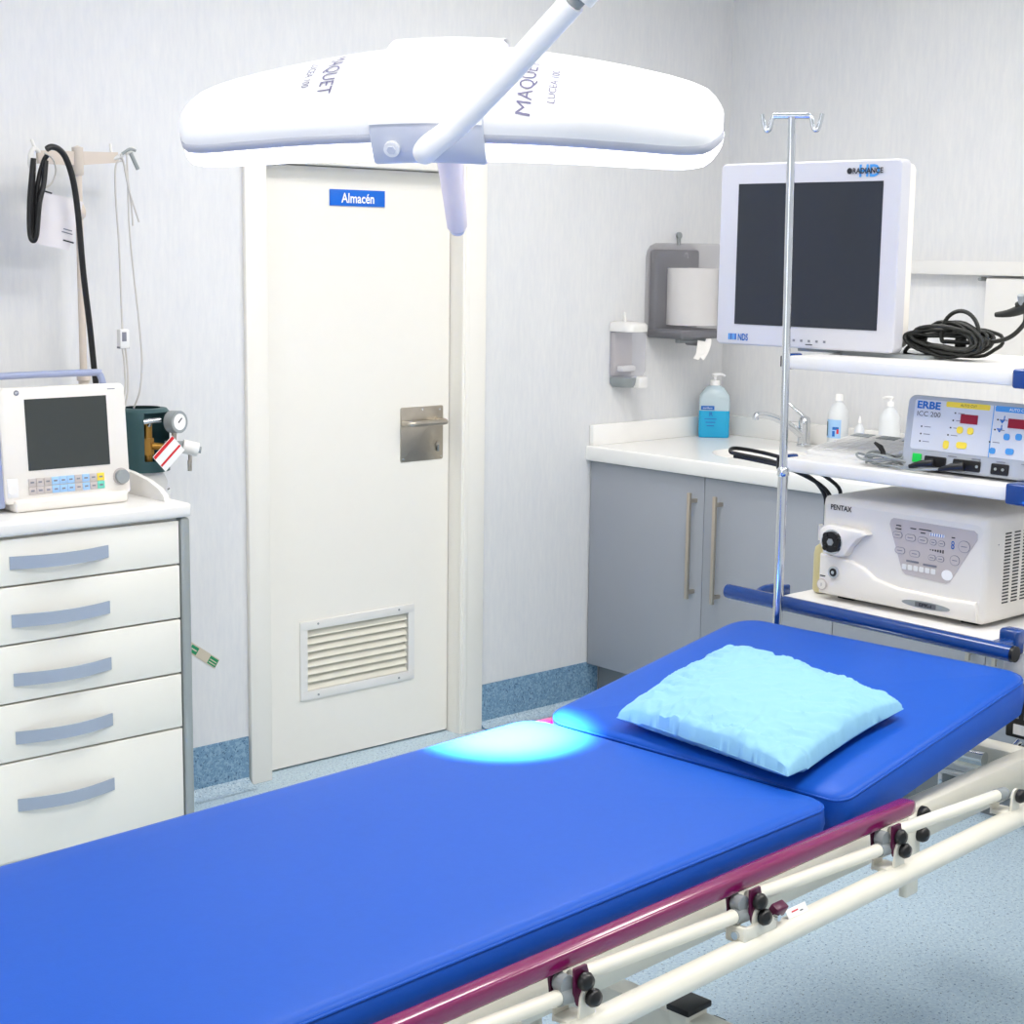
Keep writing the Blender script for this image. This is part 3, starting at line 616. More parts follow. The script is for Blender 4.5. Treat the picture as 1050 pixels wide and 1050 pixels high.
b = MB(); b.b2((-.05, .06, .008), (.05, .11, .15), M_body, .006); b.prism(rrect(.08, .30, .02, .2, .02), .008, M_greyp, T=Matrix.Identity(4)); b.b2((-.05, .06, 0), (.1, .14, .008), M_greyp); b.build('stand', t, label='stand with flat grey foot plate')

# coiled black cable
rnd = random.Random(4); b = MB(); cp = Vector((3.04, -2.095, 1.425))
for k in range(15):
    rx = .088+rnd.uniform(-.012, .008); rz = .017+rnd.uniform(-.004, .016); tz = rnd.uniform(-.12, .12); ph = rnd.uniform(0, 6); oy = rnd.uniform(-.006, .006); ox = rnd.uniform(-.035, .035)
    P = []
    for i in range(20):
        a = 2*PI*i/20; x = rx*math.cos(a)+oy; z = rz*math.sin(a)+.006*math.sin(2*a+ph)
        z2 = z*math.cos(tz)+x*math.sin(tz)*.35
        P.append(cp+Vector((ox+.02*math.sin(a+ph), -x, max(z2+rnd.uniform(-.002, .002), -.034))))
    b.tube(P, .0042, M_blackm, 8, closed=True, sm=2)
b.tube([cp+Vector((-.02, -.03-.045*math.cos(a), .012+.05*max(-.3, math.sin(a)))) for a in [i*2*PI/16 for i in range(16)]], .0045, M_blackm, 8, closed=True, sm=3)
b.tube([cp+Vector((0, -.02, z)) for z in (-.03, .0, .028)], .012, M_blackm, 10)
b.tube([cp+Vector((-.03, .07, -.01)), cp+Vector((-.03, .09, -.02)), cp+Vector((-.03, .095, -.033)), cp+Vector((-.04, .06, -.036))], .0045, M_blackm, 8, sm=4)
b.tube([cp+Vector((0, -.02, -.005)), cp+Vector((-.0, -.09, .0)), cp+Vector((0, -.135, .012)), cp+Vector((0, -.165, .04)), cp+Vector((0, -.168, .062))], .0048, M_blackm, 10, sm=6)
b.build('coiled_cable', None, label='tangled coil of black cable on the top cart shelf', category='cable')
b = MB(); b.tube([(3.03, -2.2, 1.482), (3.03, -2.225, 1.485), (3.03, -2.25, 1.492), (3.03, -2.30, 1.512)], [.005, .006, .011, .013], M_blackm, 12, sm=3); b.cyl((3.03, -2.262, 1.5), (3.02, -2.262, 1.524), .008, M_greyp, 10); b.tube([(3.03, -2.25, 1.50), (3.03, -2.3, 1.52), (3.03, -2.36, 1.53), (3.05, -2.42, 1.52), (3.1, -2.46, 1.40)], .01, M_blackm, 10, sm=3)
b.build('cable_plug', None, label='black cable connector held up at the right end of the top shelf', category='connector')

# electrosurgery unit
t = thing('electrosurgical_unit', 'grey electrosurgical unit with yellow and blue controls on middle shelf', 'medical device', (2.868, -2.298, 1.164), -PI/2)
# front spans local x -.20 .. .17 ; height .15
tb = Matrix.Rotation(math.radians(-7), 4, 'X')
F = tb @ frame((0, 0, 0))
b = MB(); b.prism(rrect(-.2, .19, .006, .155, [.01, .016, .016, .01]), .30, M_erbe, T=tb @ frame((0, .30, 0)), bev=.004); b.b2((-.16, .02, .0), (-.12, .06, .02), M_black); b.b2((.12, .02, .0), (.16, .06, .02), M_black); b.build('housing', t)
b = MB(); b.prism(rrect(-.182, .186, .045, .147, .006), .0008, M_erbep, T=F, bev=0)
b.prism(rrect(-.108, -.008, .136, .147, .003), .0014, M_yel, T=F); b.prism(rrect(.004, .182, .136, .147, .003), .0014, M_lblue, T=F)
b.prism([(.0, .044), (.0015, .044), (.0015, .147), (0, .147)], .0014, M_lblue, T=F); b.text('AUTO CUT', .038, M_txt, F @ Matrix.Translation((-.056, .1415, .0012))); b.text('AUTO COAG', .05, M_txtw, F @ Matrix.Translation((.06, .1415, .0012)))
b.build('control_panel', t, label='pale control panel with yellow and blue headers')
b = MB(); b.text('ERBE', .055, M_txtb, F @ Matrix.Translation((-.148, .136, .001)), h=.0155, bold=.035); b.text('ICC 200', .055, M_txt, F @ Matrix.Translation((-.146, .118, .001)), h=.010); b.build('lettering', t, label='blue and black lettering')
for x_ in (-.052, .055):
    b = MB(); b.box((x_, .115, .001), (.039, .0185, .002), M_led, T=F); b.build('display', t, label='dark red numeric display')
b = MB()
for (x, y, w_, h_, mm) in ((-.07, .092, .014, .014, M_yel), (-.046, .092, .014, .014, M_yel), (-.098, .06, .013, .017, M_yel), (-.062, .062, .024, .013, M_yel), (.036, .088, .013, .013, M_lblue), (.062, .09, .014, .013, M_lblue), (-.004+.01, .056, .0, .0, M_lblue), (.0085, .058, .013, .012, M_lblue), (.046, .06, .018, .012, M_lblue), (.13, .09, .013, .013, M_lblue)):
    if w_: b = MB(); b.prism(rrect(x-w_/2, x+w_/2, y-h_/2, y+h_/2, min(w_, h_)*.4), .0022, mm, T=F); b.build('push_button', t, label='yellow push button' if mm is M_yel else 'blue push button')
b = MB()
for (x, y) in ((-.16, .092), (-.16, .077), (-.16, .062), (-.085, .125), (-.088, .11), (-.092, .095), (-.096, .08), (.012, .12), (.008, .1), (.0, .075)):
    b.box((x, y, .0012), (.003, .003, .001), M_txt, T=F); b.box((x+.014, y, .001), (.015, .0016, .0006), M_txtg, T=F)
for (x, y) in ((.022, .118), (.018, .1)): b.prism([(x-.007, y+.003), (x+.007, y+.003), (x, y-.005)], .0012, M_txtb, T=F); b.box((x+.004, y+.006, .001), (.002, .009, .001), M_txtb, T=F)
for k in range(5): b.box((-.08+.055*k, .038, .0012), (.02, .0016, .0006), M_txtg, T=F)
b.build('printed_marks', t)
b = MB(); b.box((-.162, .027, .001), (.02, .018, .006), M_green, .001, T=F); b.build('power_switch', t, label='green lit power switch')
for (x, w_, hs_) in ((-.118, .05, ()), (-.045, .062, (-.02,)), (.03, .038, (.022, .038)), (.11, .04, (.1, .12))):
    b = MB(); b.prism(rrect(x-w_/2, x+w_/2, .012, .034, .003), .004, M_black, T=F, bev=.001)
    for x2 in hs_: b.cyl(tuple(F @ Vector((x2, .023, .004))), tuple(F @ Vector((x2, .023, .0055))), .003, M_greyp, 10)
    b.build('socket', t, label='black output socket')
# loose grey cable with black plugs on the middle shelf
b = MB(); rnd = random.Random(2)
for k in range(6):
    P = []; cx_, cy_ = 2.885+rnd.uniform(-.012, .012), -2.045+rnd.uniform(-.012, .012); rx, ry = .03+rnd.uniform(-.006, .006), .055+rnd.uniform(-.02, .012)
    for i in range(14): a = 2*PI*i/14; P.append((cx_+rx*math.cos(a), cy_+ry*math.sin(a), 1.168+.004*k+.004*math.sin(3*a+k)))
    b.tube(P, .0024, M_greyp, 8, closed=True, sm=2)
b.tube([(2.87, -2.08, 1.172), (2.845, -2.12, 1.172), (2.842, -2.16, 1.178), (2.846, -2.17, 1.186)], .0026, M_greyp, 8, sm=4)
b.tube([(2.862, -2.06, 1.170), (2.84, -2.14, 1.170), (2.842, -2.2, 1.176), (2.842, -2.24, 1.186)], .0026, M_greyp, 8, sm=4)
b.tube([(2.838, -2.14, 1.176), (2.842, -2.165, 1.184), (2.850, -2.19, 1.187)], [.004, .007, .009], M_black, 10); b.tube([(2.838, -2.21, 1.176), (2.842, -2.235, 1.184), (2.850, -2.26, 1.187)], [.004, .008, .010], M_black, 10)
b.tube([(2.90, -2.04, 1.176), (2.90, -2.025, 1.2), (2.90, -2.01, 1.208)], [.006, .006, .003], M_black, 10); b.tube([(2.90, -2.04, 1.178), (2.895, -2.06, 1.182), (2.89, -2.07, 1.176)], .005, M_black, 8, sm=3)
b.build('loose_cable', None, label='loosely looped grey cable with black plugs on the middle shelf', category='cable')
# keyboard
t = thing('keyboard', 'pale keyboard lying at the left of the middle cart shelf', 'keyboard', (3.0, -1.955, 1.164), -PI/2)
rk = Matrix.Rotation(math.radians(7), 4, 'X')
b = MB(); b.box((0, .0, .016), (.25, .20, .016), M_side, .004, T=rk); b.b2((-.125, .07, .0), (.125, .1, .022), M_side, .003); b.box((0, -.10, .008), (.25, .04, .012), M_side, .005, T=rk); b.build('case', t)
b = MB()
for r_ in range(5):
    for c in range(14): b.box((-.113+.0173*c, -.066+.034*r_, .0255), (.0155, .030, .004), M_greyp if (r_ == 4 and c % 4 != 3) else M_white, .001, T=rk)
b.build('keys', t, kind='stuff') if False else b.build('keys', t)

# video processor / light source
t = thing('video_processor', 'large white endoscopy video processor with grey control panel', 'medical device', (2.88, -2.105, .858), -PI/2)
b = MB()
# housing: front slightly sculpted, x -.21 .. .20, z 0.008 .. .225
def psec(y, g, zt_): return [(x, y, z) for x, z in rrect(-.21+g, .20-g, .008+g*.5, zt_-g, [.012, .014, .012, .01], 5)]
b.loft([psec(.0, .012, .222), psec(.003, .005, .224), psec(.012, .0, .226), psec(.35, .0, .226)], M_body)
b.prism([(-.205, .012), (-.205, .10), (-.12, .095), (-.09, .085), (-.06, .066), (0, .055), (.12, .052), (.185, .055), (.19, .012)], .009, M_body, T=face(0, 0, 0), bev=.006, smooth=True)
b.b2((-.18, .03, .0), (-.14, .3, .01), M_black); b.b2((.13, .03, .0), (.17, .3, .01), M_black)
b.build('housing', t)
b = MB(); b.prism(rrect(0, 0, 0, 0, 0) if False else [(-.03, .196), (-.024, .2), (.168, .198), (.176, .192), (.176, .18), (.118, .085), (.11, .081), (.012, .086), (.003, .092), (-.033, .186)], .0012, M_panel, T=face(0, 0, 0)); b.build('control_panel', t, label='warm grey trapezoid control panel')
b = MB(); Fp = frame((0, -.0014, 0))
def pill(x, z, w_, h_): 
    o = rrect(x-w_/2, x+w_/2, z-h_/2, z+h_/2, h_*.49, 5); i_ = rrect(x-w_/2+.001, x+w_/2-.001, z-h_/2+.001, z+h_/2-.001, h_*.49-.001, 5)
    b.prism(o, .0008, M_txtg, T=Fp); b.prism(i_, .0011, M_panel, T=Fp); b.box((x, z, .0013), (w_*.5, .0018, .0002), M_txtg, T=Fp)
for (x, z, w_, h_) in ((-.012, .166, .024, .014), (.02, .164, .026, .014), (.05, .163, .024, .014), (.075, .162, .016, .012), (.095, .162, .016, .012), (-.004, .134, .025, .014), (.032, .132, .025, .014), (.074, .130, .018, .012), (.094, .130, .018, .012), (.148, .163, .027, .024), (.128, .132, .023, .021)): pill(x, z, w_, h_)
for k in range(6): b.prism(rrect(.008+.014*k-.005, .008+.014*k+.006, .096, .107, .002), .0011, M_side, T=Fp)
b.box((.028, .115, .0006), (.03, .004, .0008), M_txtg, T=Fp); b.box((.07, .113, .0006), (.032, .004, .0008), M_txtg, T=Fp)
b.prism([(.112+.013*math.cos(a), .099+.011*math.sin(a)) for a in [i*PI/10 for i in range(20)]], .0011, M_txtw, T=Fp)
b.box((.084, .178, .0008), (.034, .006, .0006), M_txtw, T=Fp)
for k in range(6): b.box((.070+.0056*k, .178, .0014), (.002, .006, .0002), M_txtb, T=Fp); b.box((.070+.006*k, .146, .0012), (.003, .002+.001*k, .0002), M_txt, T=Fp)
b.text('8', .008, M_txtb, Fp @ Matrix.Translation((.122, .163, .001)), h=.017)
for (x, z, w_) in ((-.01, .186, .012), (-.01, .179, .014), (.026, .184, .014), (.055, .185, .03), (.05, .178, .012), (.122, .178, .008)): b.box((x, z, .0008), (w_, .0022, .0004), M_txt, T=Fp)
b.build('panel_keys', t, label='printed oval keys')
b = MB(); b.text('PENTAX', .055, M_txt, face(-.158, -.0008, .204), h=.0115, bold=.02); b.build('lettering', t, label='dark lettering')
b = MB(); Fs = face(0, 0, 0)
b.prism([(-.198, .125), (-.2, .155), (-.18, .168), (-.13, .166), (-.085, .166), (-.075, .158), (-.1, .145), (-.118, .125), (-.13, .105), (-.155, .1), (-.185, .105)], .022, M_body, T=Fs, bev=.006, smooth=True)
b.build('socket_boss', t)
b = MB(); b.cyl((-.163, -.024, .132), (-.163, -.02, .132), .027, M_chrome, 32); b.cyl((-.163, -.028, .132), (-.163, -.02, .132), .0225, M_black, 32); b.cyl((-.163, -.030, .132), (-.163, -.027, .132), .008, M_greyp, 6)
for k in range(4): a = PI/4+k*PI/2; b.cyl((-.163+.019*math.cos(a), -.030, .132+.019*math.sin(a)), (-.163+.019*math.cos(a), -.02, .132+.019*math.sin(a)), .006, M_black, 10)
b.build('light_guide_socket', t, label='round black light guide socket')
b = MB(); b.cyl((-.163, -.014, .064), (-.163, -.0, .064), .013, M_chrome, 24); b.cyl((-.163, -.0145, .064), (-.163, -.002, .064), .009, M_black, 24); b.cyl((-.163, -.016, .064), (-.163, -.002, .064), .004, M_chrome, 12); b.build('air_port', t)
b = MB(); b.cyl((-.193, -.0125, .033), (-.193, -.0, .033), .0125, M_panel, 28); b.cyl((-.193, -.0135, .033), (-.193, -.0, .033), .0105, M_body, 28); b.box((-.193, -.0138, .033), (.001, .0006, .007), M_txtg); b.box((-.193, -.0098, .052), (.014, .0006, .002), M_txt); b.build('power_button', t)
b = MB(); b.prism([(.03+.058*math.cos(a), .03+.0075*math.sin(a)) for a in [i*PI/14 for i in range(28)]], .0102, M_greyp, T=face(.04, 0, 0)); b.text('EPK-i', .03, M_txt, face(.07, -.0105, .03), h=.007, bold=.04); b.box((.07, -.0103, .03), (.05, .0002, .010), M_dgrey); b.build('badge', t, label='oval grey badge')
b = MB()
for c in range(3):
    for r in range(22): b.box((.2005, .075+.034*c, .190-.0068*r), (.001, .022, .0028), M_black)
b.box((.2005, .04, .17), (.001, .002, .002), M_txtg); b.build('side_vents', t, label='rows of black side vent slots')
# water bottle on the processor's left side
t = thing('water_bottle', 'yellowish water bottle hung at the left side of the video processor', 'bottle', (2.93, -1.868, .86), -PI/2)
b = MB(); b.lathe([(.018, 0), (.022, .006), (.022, .085), (.019, .1), (.010, .108), (.010, .118)], M_yliq, 24); b.build('bottle_body', t)
b = MB(); b.cyl((0, 0, .116), (0, 0, .150), .014, M_body, 20); b.cyl((0, 0, .15), (0, 0, .195), .0055, M_greyp, 12); b.cyl((.012, .0, .14), (.012, .0, .185), .0045, M_greyp, 12); b.build('cap', t)
b = MB(); b.tube([(2.93, -1.868, 1.05), (2.925, -1.865, 1.08), (2.905, -1.84, 1.115), (2.86, -1.78, 1.145), (2.81, -1.72, 1.16), (2.80, -1.70, 1.165), (2.83, -1.69, 1.17), (2.90, -1.73, 1.155), (2.95, -1.8, 1.13), (2.97, -1.87, 1.09), (2.95, -1.885, 1.05)], .0045, M_black, 10, sm=6)
b.tube([(2.93, -1.88, 1.04), (2.93, -1.878, 1.075), (2.91, -1.855, 1.105), (2.87, -1.8, 1.135), (2.83, -1.73, 1.15), (2.81, -1.70, 1.155)], .0045, M_black, 10, sm=6)
b.build('black_tubing', None, label='black tubing looping from the water bottle beside the cart', category='tubing')

# power unit hanging low on cart
t = thing('power_unit', 'black power box with white label hanging low beside the cart', 'power unit', (2.80, -2.455, .58), -PI/2)
b = MB(); b.b2((-.04, 0, .10), (.07, .04, .20), M_black, .004); b.b2((-.022, -.001, .108), (.012, .0, .128), M_txtw); b.b2((-.02, -.002, .14), (-.012, .0, .19), M_greyp); b.b2((.0, -.002, .14), (.006, .0, .19), M_greyp)
b.build('box', t) 
b = MB(); b.tube([(0, -.01, .1), (-.02, -.03, .07), (-.06, -.04, .06), (-.11, -.04, .075), (-.16, -.02, .08)], .008, M_chrome, 12, sm=5); b.tube([(.02, -.02, .09), (.0, -.03, .05), (.03, -.04, .02), (.05, -.03, -.03)], .012, M_black, 12, sm=5); b.tube([(.01, -.04, .075), (-.01, -.05, .055), (.015, -.05, .035)], .009, M_chrome, 10, sm=4); b.build('bracket', t, label='chrome bracket and black cable')

# ------------------------------------------------------------------ bed
BED = (1.073, -2.615, 0); BR = math.radians(3.6)
bed = thing('hospital_bed', 'patient trolley bed with royal blue mattress and cream frame, headrest raised', 'bed', BED, BR)
def cushion(x0, x1, y0, y1, z0, z1, radii, T=None, dome=.004):
    b = MB()
    def loop(g, z): return [(x, y, z) for x, y in rrect(x0+g, x1-g, y0+g, y1-g, [max(r-g, .002) for r in radii], 8)]
    h = z1-z0
    b.loft([loop(.012, z0), loop(.003, z0+.004), loop(.001, z0+.012), loop(-.003, z0+h*.45), loop(-.001, z1-.014), loop(.003, z1-.006), loop(.009, z1-.002), loop(.02, z1), loop(.06, z1+dome*.5), loop(.13, z1+dome), loop(.25, z1+dome)], M_blue, T=T)
    q = MB(); q.tube([(p[0], p[1], z1-.009) for p in loop(.0008, 0)], .0022, M_blue, 8, closed=True, T=T)
    return b, q
b, q = cushion(-1.35, .992, -.006, .655, .685, .749, [.045, .055, .05, .05]); mm = b.build('mattress', bed, label='long flat royal blue mattress section'); q.build('piping', mm)
TB = Matrix.Translation((1.025, 0, .672)) @ Matrix.Rotation(-math.atan(.155), 4, 'Y')
b, q = cushion(0, .632, -.006, .655, .0, .075, [.05, .065, .06, .03], T=TB); mm = b.build('backrest_cushion', bed, label='raised royal blue headrest cushion'); q.build('piping', mm)
b = MB(); b.b2((.02, .04, -.018), (.60, .63, -.002), M_side, .004, T=TB); b.build('backrest_panel', bed)
# frame
b = MB(); b.b2((-1.4, -.002, .61), (1.71, .034, .676), M_cream, .0015, 1); b.b2((-1.4, .616, .61), (1.71, .652, .676), M_cream, .0015, 1)
b.b2((1.655, .03, .61), (1.71, .62, .676), M_cream, .004); b.b2((.9, .034, .62), (.95, .616, .67), M_cream, .003); b.b2((-1.4, .034, .61), (-1.35, .616, .676), M_cream, .003)
b.b2((-1.3, .05, .672), (.95, .6, .684), M_side); b.build('side_frame', bed, label='cream steel frame')
b = MB(); b.b2((1.50, .034, .60), (1.56, .10, .66), M_chrome, .004); b.cyl((1.54, .036, .655), (1.54, .12, .655), .012, M_chrome); b.build('hinge_fitting', bed, label='metal hinge fitting under the headrest')
b = MB(); b.cyl((1.64, .08, .655), (1.64, .17, .655), .014, M_chrome); b.b2((1.635, .1, .645), (1.66, .15, .665), M_chrome, .002); b.build('hinge_fitting', bed, label='round metal fitting on the cross beam')
b = MB(); b.b2((1.40, .10, .60), (1.43, .16, .672), M_greyp, .003); b.cyl((1.32, .15, .66), (1.42, .15, .668), .012, M_chrome); b.build('hinge_fitting', bed, label='grey bracket with metal rod')
# under-beam drop bracket with black knobs
b = MB(); b.b2((1.222, -.008, .52), (1.262, .008, .665), M_cream, .004); br = b.build('support_bracket', bed)
for z in (.664, .628):
    b = MB(); b.lathe([(.0135, 0), (.0135, .008), (.010, .014), (0, .017)], M_black, 20, T=frame((1.257, -.008, z))); b.build('knob', br)
def side_rail(vs, far=False):
    sg = -1 if not far else 1
    def V(v): return v if not far else .628-v
    dz = 0
    rail = bpy.data.objects.new('folding_side_rail', None); COL.objects.link(rail); rail.parent = bed; rail.location = (0, 0, dz)
    b = MB(); xe = 1.155
    pr = rrect(-.0145, .0145, -.013, .012, .0055, 3)[::-1]
    rings = []
    for k, x in enumerate((-1.2, -1.196, xe-.02, xe-.008, xe-.001, xe)):
        sc = (.7, 1, 1, .97, .8, .5)[k]
        rings.append([(x, V(-.044)+p_[0]*sc*(1 if not far else -1), .712+p_[1]*sc) for p_ in pr])
    b.loft(rings, M_purple); b.build('rail_bar', rail, label='glossy purple rail bar')
    b = MB(); b.tube([(-1.5, V(-.075), .622), (1.60, V(-.075), .622), (1.66, V(-.06), .622), (1.68, V(-.02), .622)], .0185, M_cream, 24, sm=4); b.build('bumper_tube', rail, label='thick cream lower tube')
    ks = -1 if not far else 1
    for i, u in enumerate((-.44, -.06, .312, .684, 1.062)):
        f = MB(); yv = V(-.062)
        f.prism([(-.010, .006), (-.009, -.03), (-.002, -.046), (.008, -.048), (.016, -.042), (.017, -.006), (.013, .006)], .004, M_purpled, T=frame((u+.001, yv+ks*.012+.002, .702)))
        f.build('flange', rail, label='dark purple flange')
        f = MB(); f.prism([(-.024, .006), (-.018, -.036), (-.006, -.042), (.002, -.036), (.004, .006)], .004, M_purpled, T=frame((u-.006, yv-ks*.014+.002, .706))); f.build('flange', rail, label='dark purple flange')
        f = MB(); f.cyl((u-.014, yv+.010, .687), (u-.014, yv-.006, .687), .012, M_greyp, 24); f.build('pivot', rail, label='grey plastic pivot')
        f = MB(); f.lathe([(.0115, 0), (.0125, .006), (.009, .012), (0, .0145)], M_black, 20, T=frame((u+.005, yv+ks*.016, .690), ez=(0, ks, 0))); f.build('knob', rail, label='black domed knob')
    for i, u in enumerate((-.055, .32, .688, 1.067, 1.451)):
        f = MB(); yv = V(-.062)
        f.prism([(-.012, -.03), (-.008, .004), (-.003, .013), (.008, .015), (.016, .008), (.020, -.03)], .004, M_cream, T=frame((u, yv+ks*.016+.002, .664)))
        f.prism([(-.016, -.03), (-.014, .0), (.010, .0), (.014, -.03)], .003, M_cream, T=frame((u-.012, yv-ks*.012+.002, .664)))
        f.b2((u-.028, yv-.014, .634), (u+.010, yv+.014, .642), M_cream, .002)
        if i == 2:
            f.b2((u-.032, min(yv+ks*.014, yv+ks*.022), .636), (u+.045, max(yv+ks*.014, yv+ks*.022), .658), M_cream, .003)
            f.b2((u-.036, yv-.022, .634), (u-.028, yv+.012, .660), M_cream, .003); f.cyl((u-.041, yv-.008, .647), (u-.028, yv-.008, .647), .006, M_chrome, 12); f.cyl((u+.04, yv+ks*.02, .656), (u+.04, yv+ks*.028, .656), .005, M_chrome, 10)
        f.build('tube_bracket', rail, label='cream bracket on the lower tube')
        f = MB(); f.tube([(u-.034, yv, .671), (u-.006, yv, .668)], .0115, M_greyp, 20); f.build('pivot', rail, label='grey plastic tube end')
        f = MB(); f.lathe([(.0115, 0), (.0125, .006), (.009, .012), (0, .0145)], M_black, 20, T=frame((u+.008, yv+ks*.020, .666), ez=(0, ks, 0))); f.build('knob', rail, label='black domed knob')
        u0 = u-.375
        f = MB(); f.tube([(u0+.0, yv, .690), (u-.030, yv, .671)], .0102, M_cream, 18); f.build('rail_arm', rail, label='thin cream folding arm')
    f = MB(); u = .74
    f.box((u, V(-.078), .662), (.028, .016, .020), M_purpled, .003, rot=Matrix.Rotation(.5, 3, 'X')); f.build('release_catch', rail, label='purple release catch')
    if not far:
        f = MB(); f.prism([(0, 0), (.05, 0), (.05, .014), (0, .014)], .0004, M_txtw, T=frame((.765, -.081, .640), ey=(0, .5, .866), ez=(0, -.866, .5))); f.box((.02, .008, .0006), (.016, .002, .0002), M_red, T=frame((.765, -.081, .640), ey=(0, .5, .866), ez=(0, -.866, .5))); f.box((.035, .005, .0006), (.008, .0015, .0002), M_txt, T=frame((.765, -.081, .640), ey=(0, .5, .866), ez=(0, -.866, .5))); f.build('warning_sticker', rail, label='small white sticker with red mark')
side_rail(None); side_rail(None, True)
# stands: centre lifting plates, base beams, black capped post
b = MB(); b.b2((.40, .30, .10), (.62, .345, .61), M_cream, .004); b.b2((.36, .28, .56), (.66, .36, .61), M_cream, .004); b.build('lifting_column', bed, label='cream lifting column')
b = MB(); b.b2((-.8, .30, .10), (-.58, .345, .61), M_cream, .004); b.build('lifting_column', bed, label='cream lifting column')
b = MB(); b.b2((-1.2, .28, .10), (1.06, .36, .16), M_cream, .004); b.b2((.995, -.33, .20), (1.045, .70, .28), M_cream, .004); b.b2((-1.0, -.10, .12), (-.95, .70, .18), M_cream, .004); bs = b.build('base_frame', bed, label='cream base frame')
b = MB(); b.b2((1.047-.06, .27, .2), (1.047, .31, .29), M_cream, .003); b.b2((1.047-.063, .264, .29), (1.052, .314, .302), M_black, .003); b.cyl((1.052, .262, .262), (1.052, .24, .262), .012, M_black, 16); b.build('capped_post', bed, label='cream post with black cap')
for u in (-.975, 1.02):
    for v in (-.03, .66):
        b = MB(); b.cyl((u-.015, v, .06), (u+.015, v, .06), .06, M_greyp, 24); b.cyl((u, v, .06), (u, v, .21 if u > 0 else .14), .014, M_cream, 12); b.build('castor', bed)
b = MB(); b.b2((.245, -.004, .585), (.275, -.001, .612), M_txtw); b.b2((.255, -.005, .603), (.262, -.004, .605), M_txt); b.b2((.24, -.0035, .57), (.285, .03, .62), M_cream, .002); b.build('frame_label', bed, label='white sticker on the cream frame')

# IV pole
t = thing('iv_pole', 'chrome drip pole with two-hook top standing at the bed head corner', 'iv pole', tuple(Matrix.Rotation(BR, 3, 'Z') @ Vector((1.69, .60, .0)) + Vector((BED[0], BED[1], .60))), BR)
b = MB(); b.tube([(0, 0, 0), (0, 0, .55)], .0105, M_chrome, 20); b.tube([(0, 0, .54), (-.018, 0, 1.272)], .0085, M_chrome, 20); b.lathe([(.0105, .54), (.0125, .542), (.0125, .556), (.0085, .56)], M_chrome, 20); b.build('pole', t)
b = MB(); zz = 1.277; c, s_ = .42, -.91
def hk(d, z): return (-.018+d*.72*c, d*.72*s_, zz+z*.9)
b.tube([hk(-.052, -.002), hk(-.052, -.002), hk(.052, -.003)], .0055, M_chrome, 12)
for sg in (-1, 1):
    b.tube([hk(sg*.03, -.002), hk(sg*.045, -.001), hk(sg*.054, -.008), hk(sg*.060, -.028), hk(sg*.068, -.034), hk(sg*.076, -.028), hk(sg*.084, .002)], .0048, M_chrome, 12, sm=5)
b.build('hook_bar', t, label='chrome double hook')

# pillow
b = MB(); NX, NY = 90, 110
Lc, Tc, Rc, Nc = Vector((1.035, .485)), Vector((1.41, .515)), Vector((1.325, .075)), Vector((.97, .07))
def bk(u): return .750+.155*(u-1.03)
top = []; bot = []
for j in range(NY+1):
    for i in range(NX+1):
        a, c_ = i/NX, j/NY; p_ = a*2-1; q_ = c_*2-1
        # edges bow inwards between the corners
        bow = .045
        pp = p_*(1-bow*(1-q_*q_)); qq = q_*(1-bow*(1-p_*p_))
        aa, cc = (pp+1)/2, (qq+1)/2
        P2 = (Nc*(1-aa)+Rc*aa)*(1-cc)+(Lc*(1-aa)+Tc*aa)*cc
        e = max(0, (1-abs(p_)**3.2))*max(0, (1-abs(q_)**3.2)); hh = e**.33
        ed = 1-min(1-abs(p_), 1-abs(q_)); 
        w1 = noise.noise(Vector((P2.x*9+noise.noise(Vector((P2.x*6, P2.y*6, 2)))*1.3, P2.y*9, 1.0)))
        w2 = noise.noise(Vector((P2.x*28, P2.y*22, 5.0)))
        rid = (1-abs(noise.noise(Vector((P2.x*14+P2.y*8, P2.y*10-P2.x*6, 9)))*2))**4
        rid2 = (1-abs(noise.noise(Vector((P2.x*26-P2.y*14, P2.y*22+P2.x*10, 19)))*2))**5
        t1 = P2.y*1.0+.35*noise.noise(Vector((P2.x*7, P2.y*5, 31)))*.2; t2 = P2.x+.35*noise.noise(Vector((P2.x*5, P2.y*7, 37)))*.2
        f1 = (1-abs(noise.noise(Vector((t1*30, abs(p_)*1.2, 41)))*2.2))**3 if abs(p_) > abs(q_) else (1-abs(noise.noise(Vector((t2*30, abs(q_)*1.2, 43)))*2.2))**3
        wr = (.005*w1+.002*w2)*hh+(.006*rid+.005*rid2)*(.35+ed**3)*hh-.013*max(0, f1)*max(0, ed-.4)*hh
        zb = bk(P2.x)
        zb = max(zb, .7535) if P2.x < 1.03 else zb
        lift = .012+.010*ed**6
        top.append((P2.x+.007*w2*ed, P2.y+.006*w1*ed, zb+lift+.058*hh+wr))
        bot.append((P2.x, P2.y, zb+lift-.0105*hh-.0005+.002*w2*(1-hh)))
n = len(top); fs = []
for j in range(NY):
    for i in range(NX):
        k = j*(NX+1)+i; fs.append([k, k+1, k+NX+2, k+NX+1]); fs.append([n+k, n+k+NX+1, n+k+NX+2, n+k+1])
for i in range(NX):
    fs.append([i, n+i, n+i+1, i+1]); k = NY*(NX+1)+i; fs.append([k, k+1, n+k+1, n+k])
for j in range(NY):
    k = j*(NX+1); fs.append([k, k+NX+1, n+k+NX+1, n+k]); k = j*(NX+1)+NX; fs.append([k, n+k, n+k+NX+1, k+NX+1])
b.add(top+bot, fs, M_pillow, True)
pl = b.build('pillow', None, label='flat pillow in crinkled light blue disposable cover on the headrest', category='pillow')
pl.location = BED; pl.rotation_euler = (0, 0, BR)

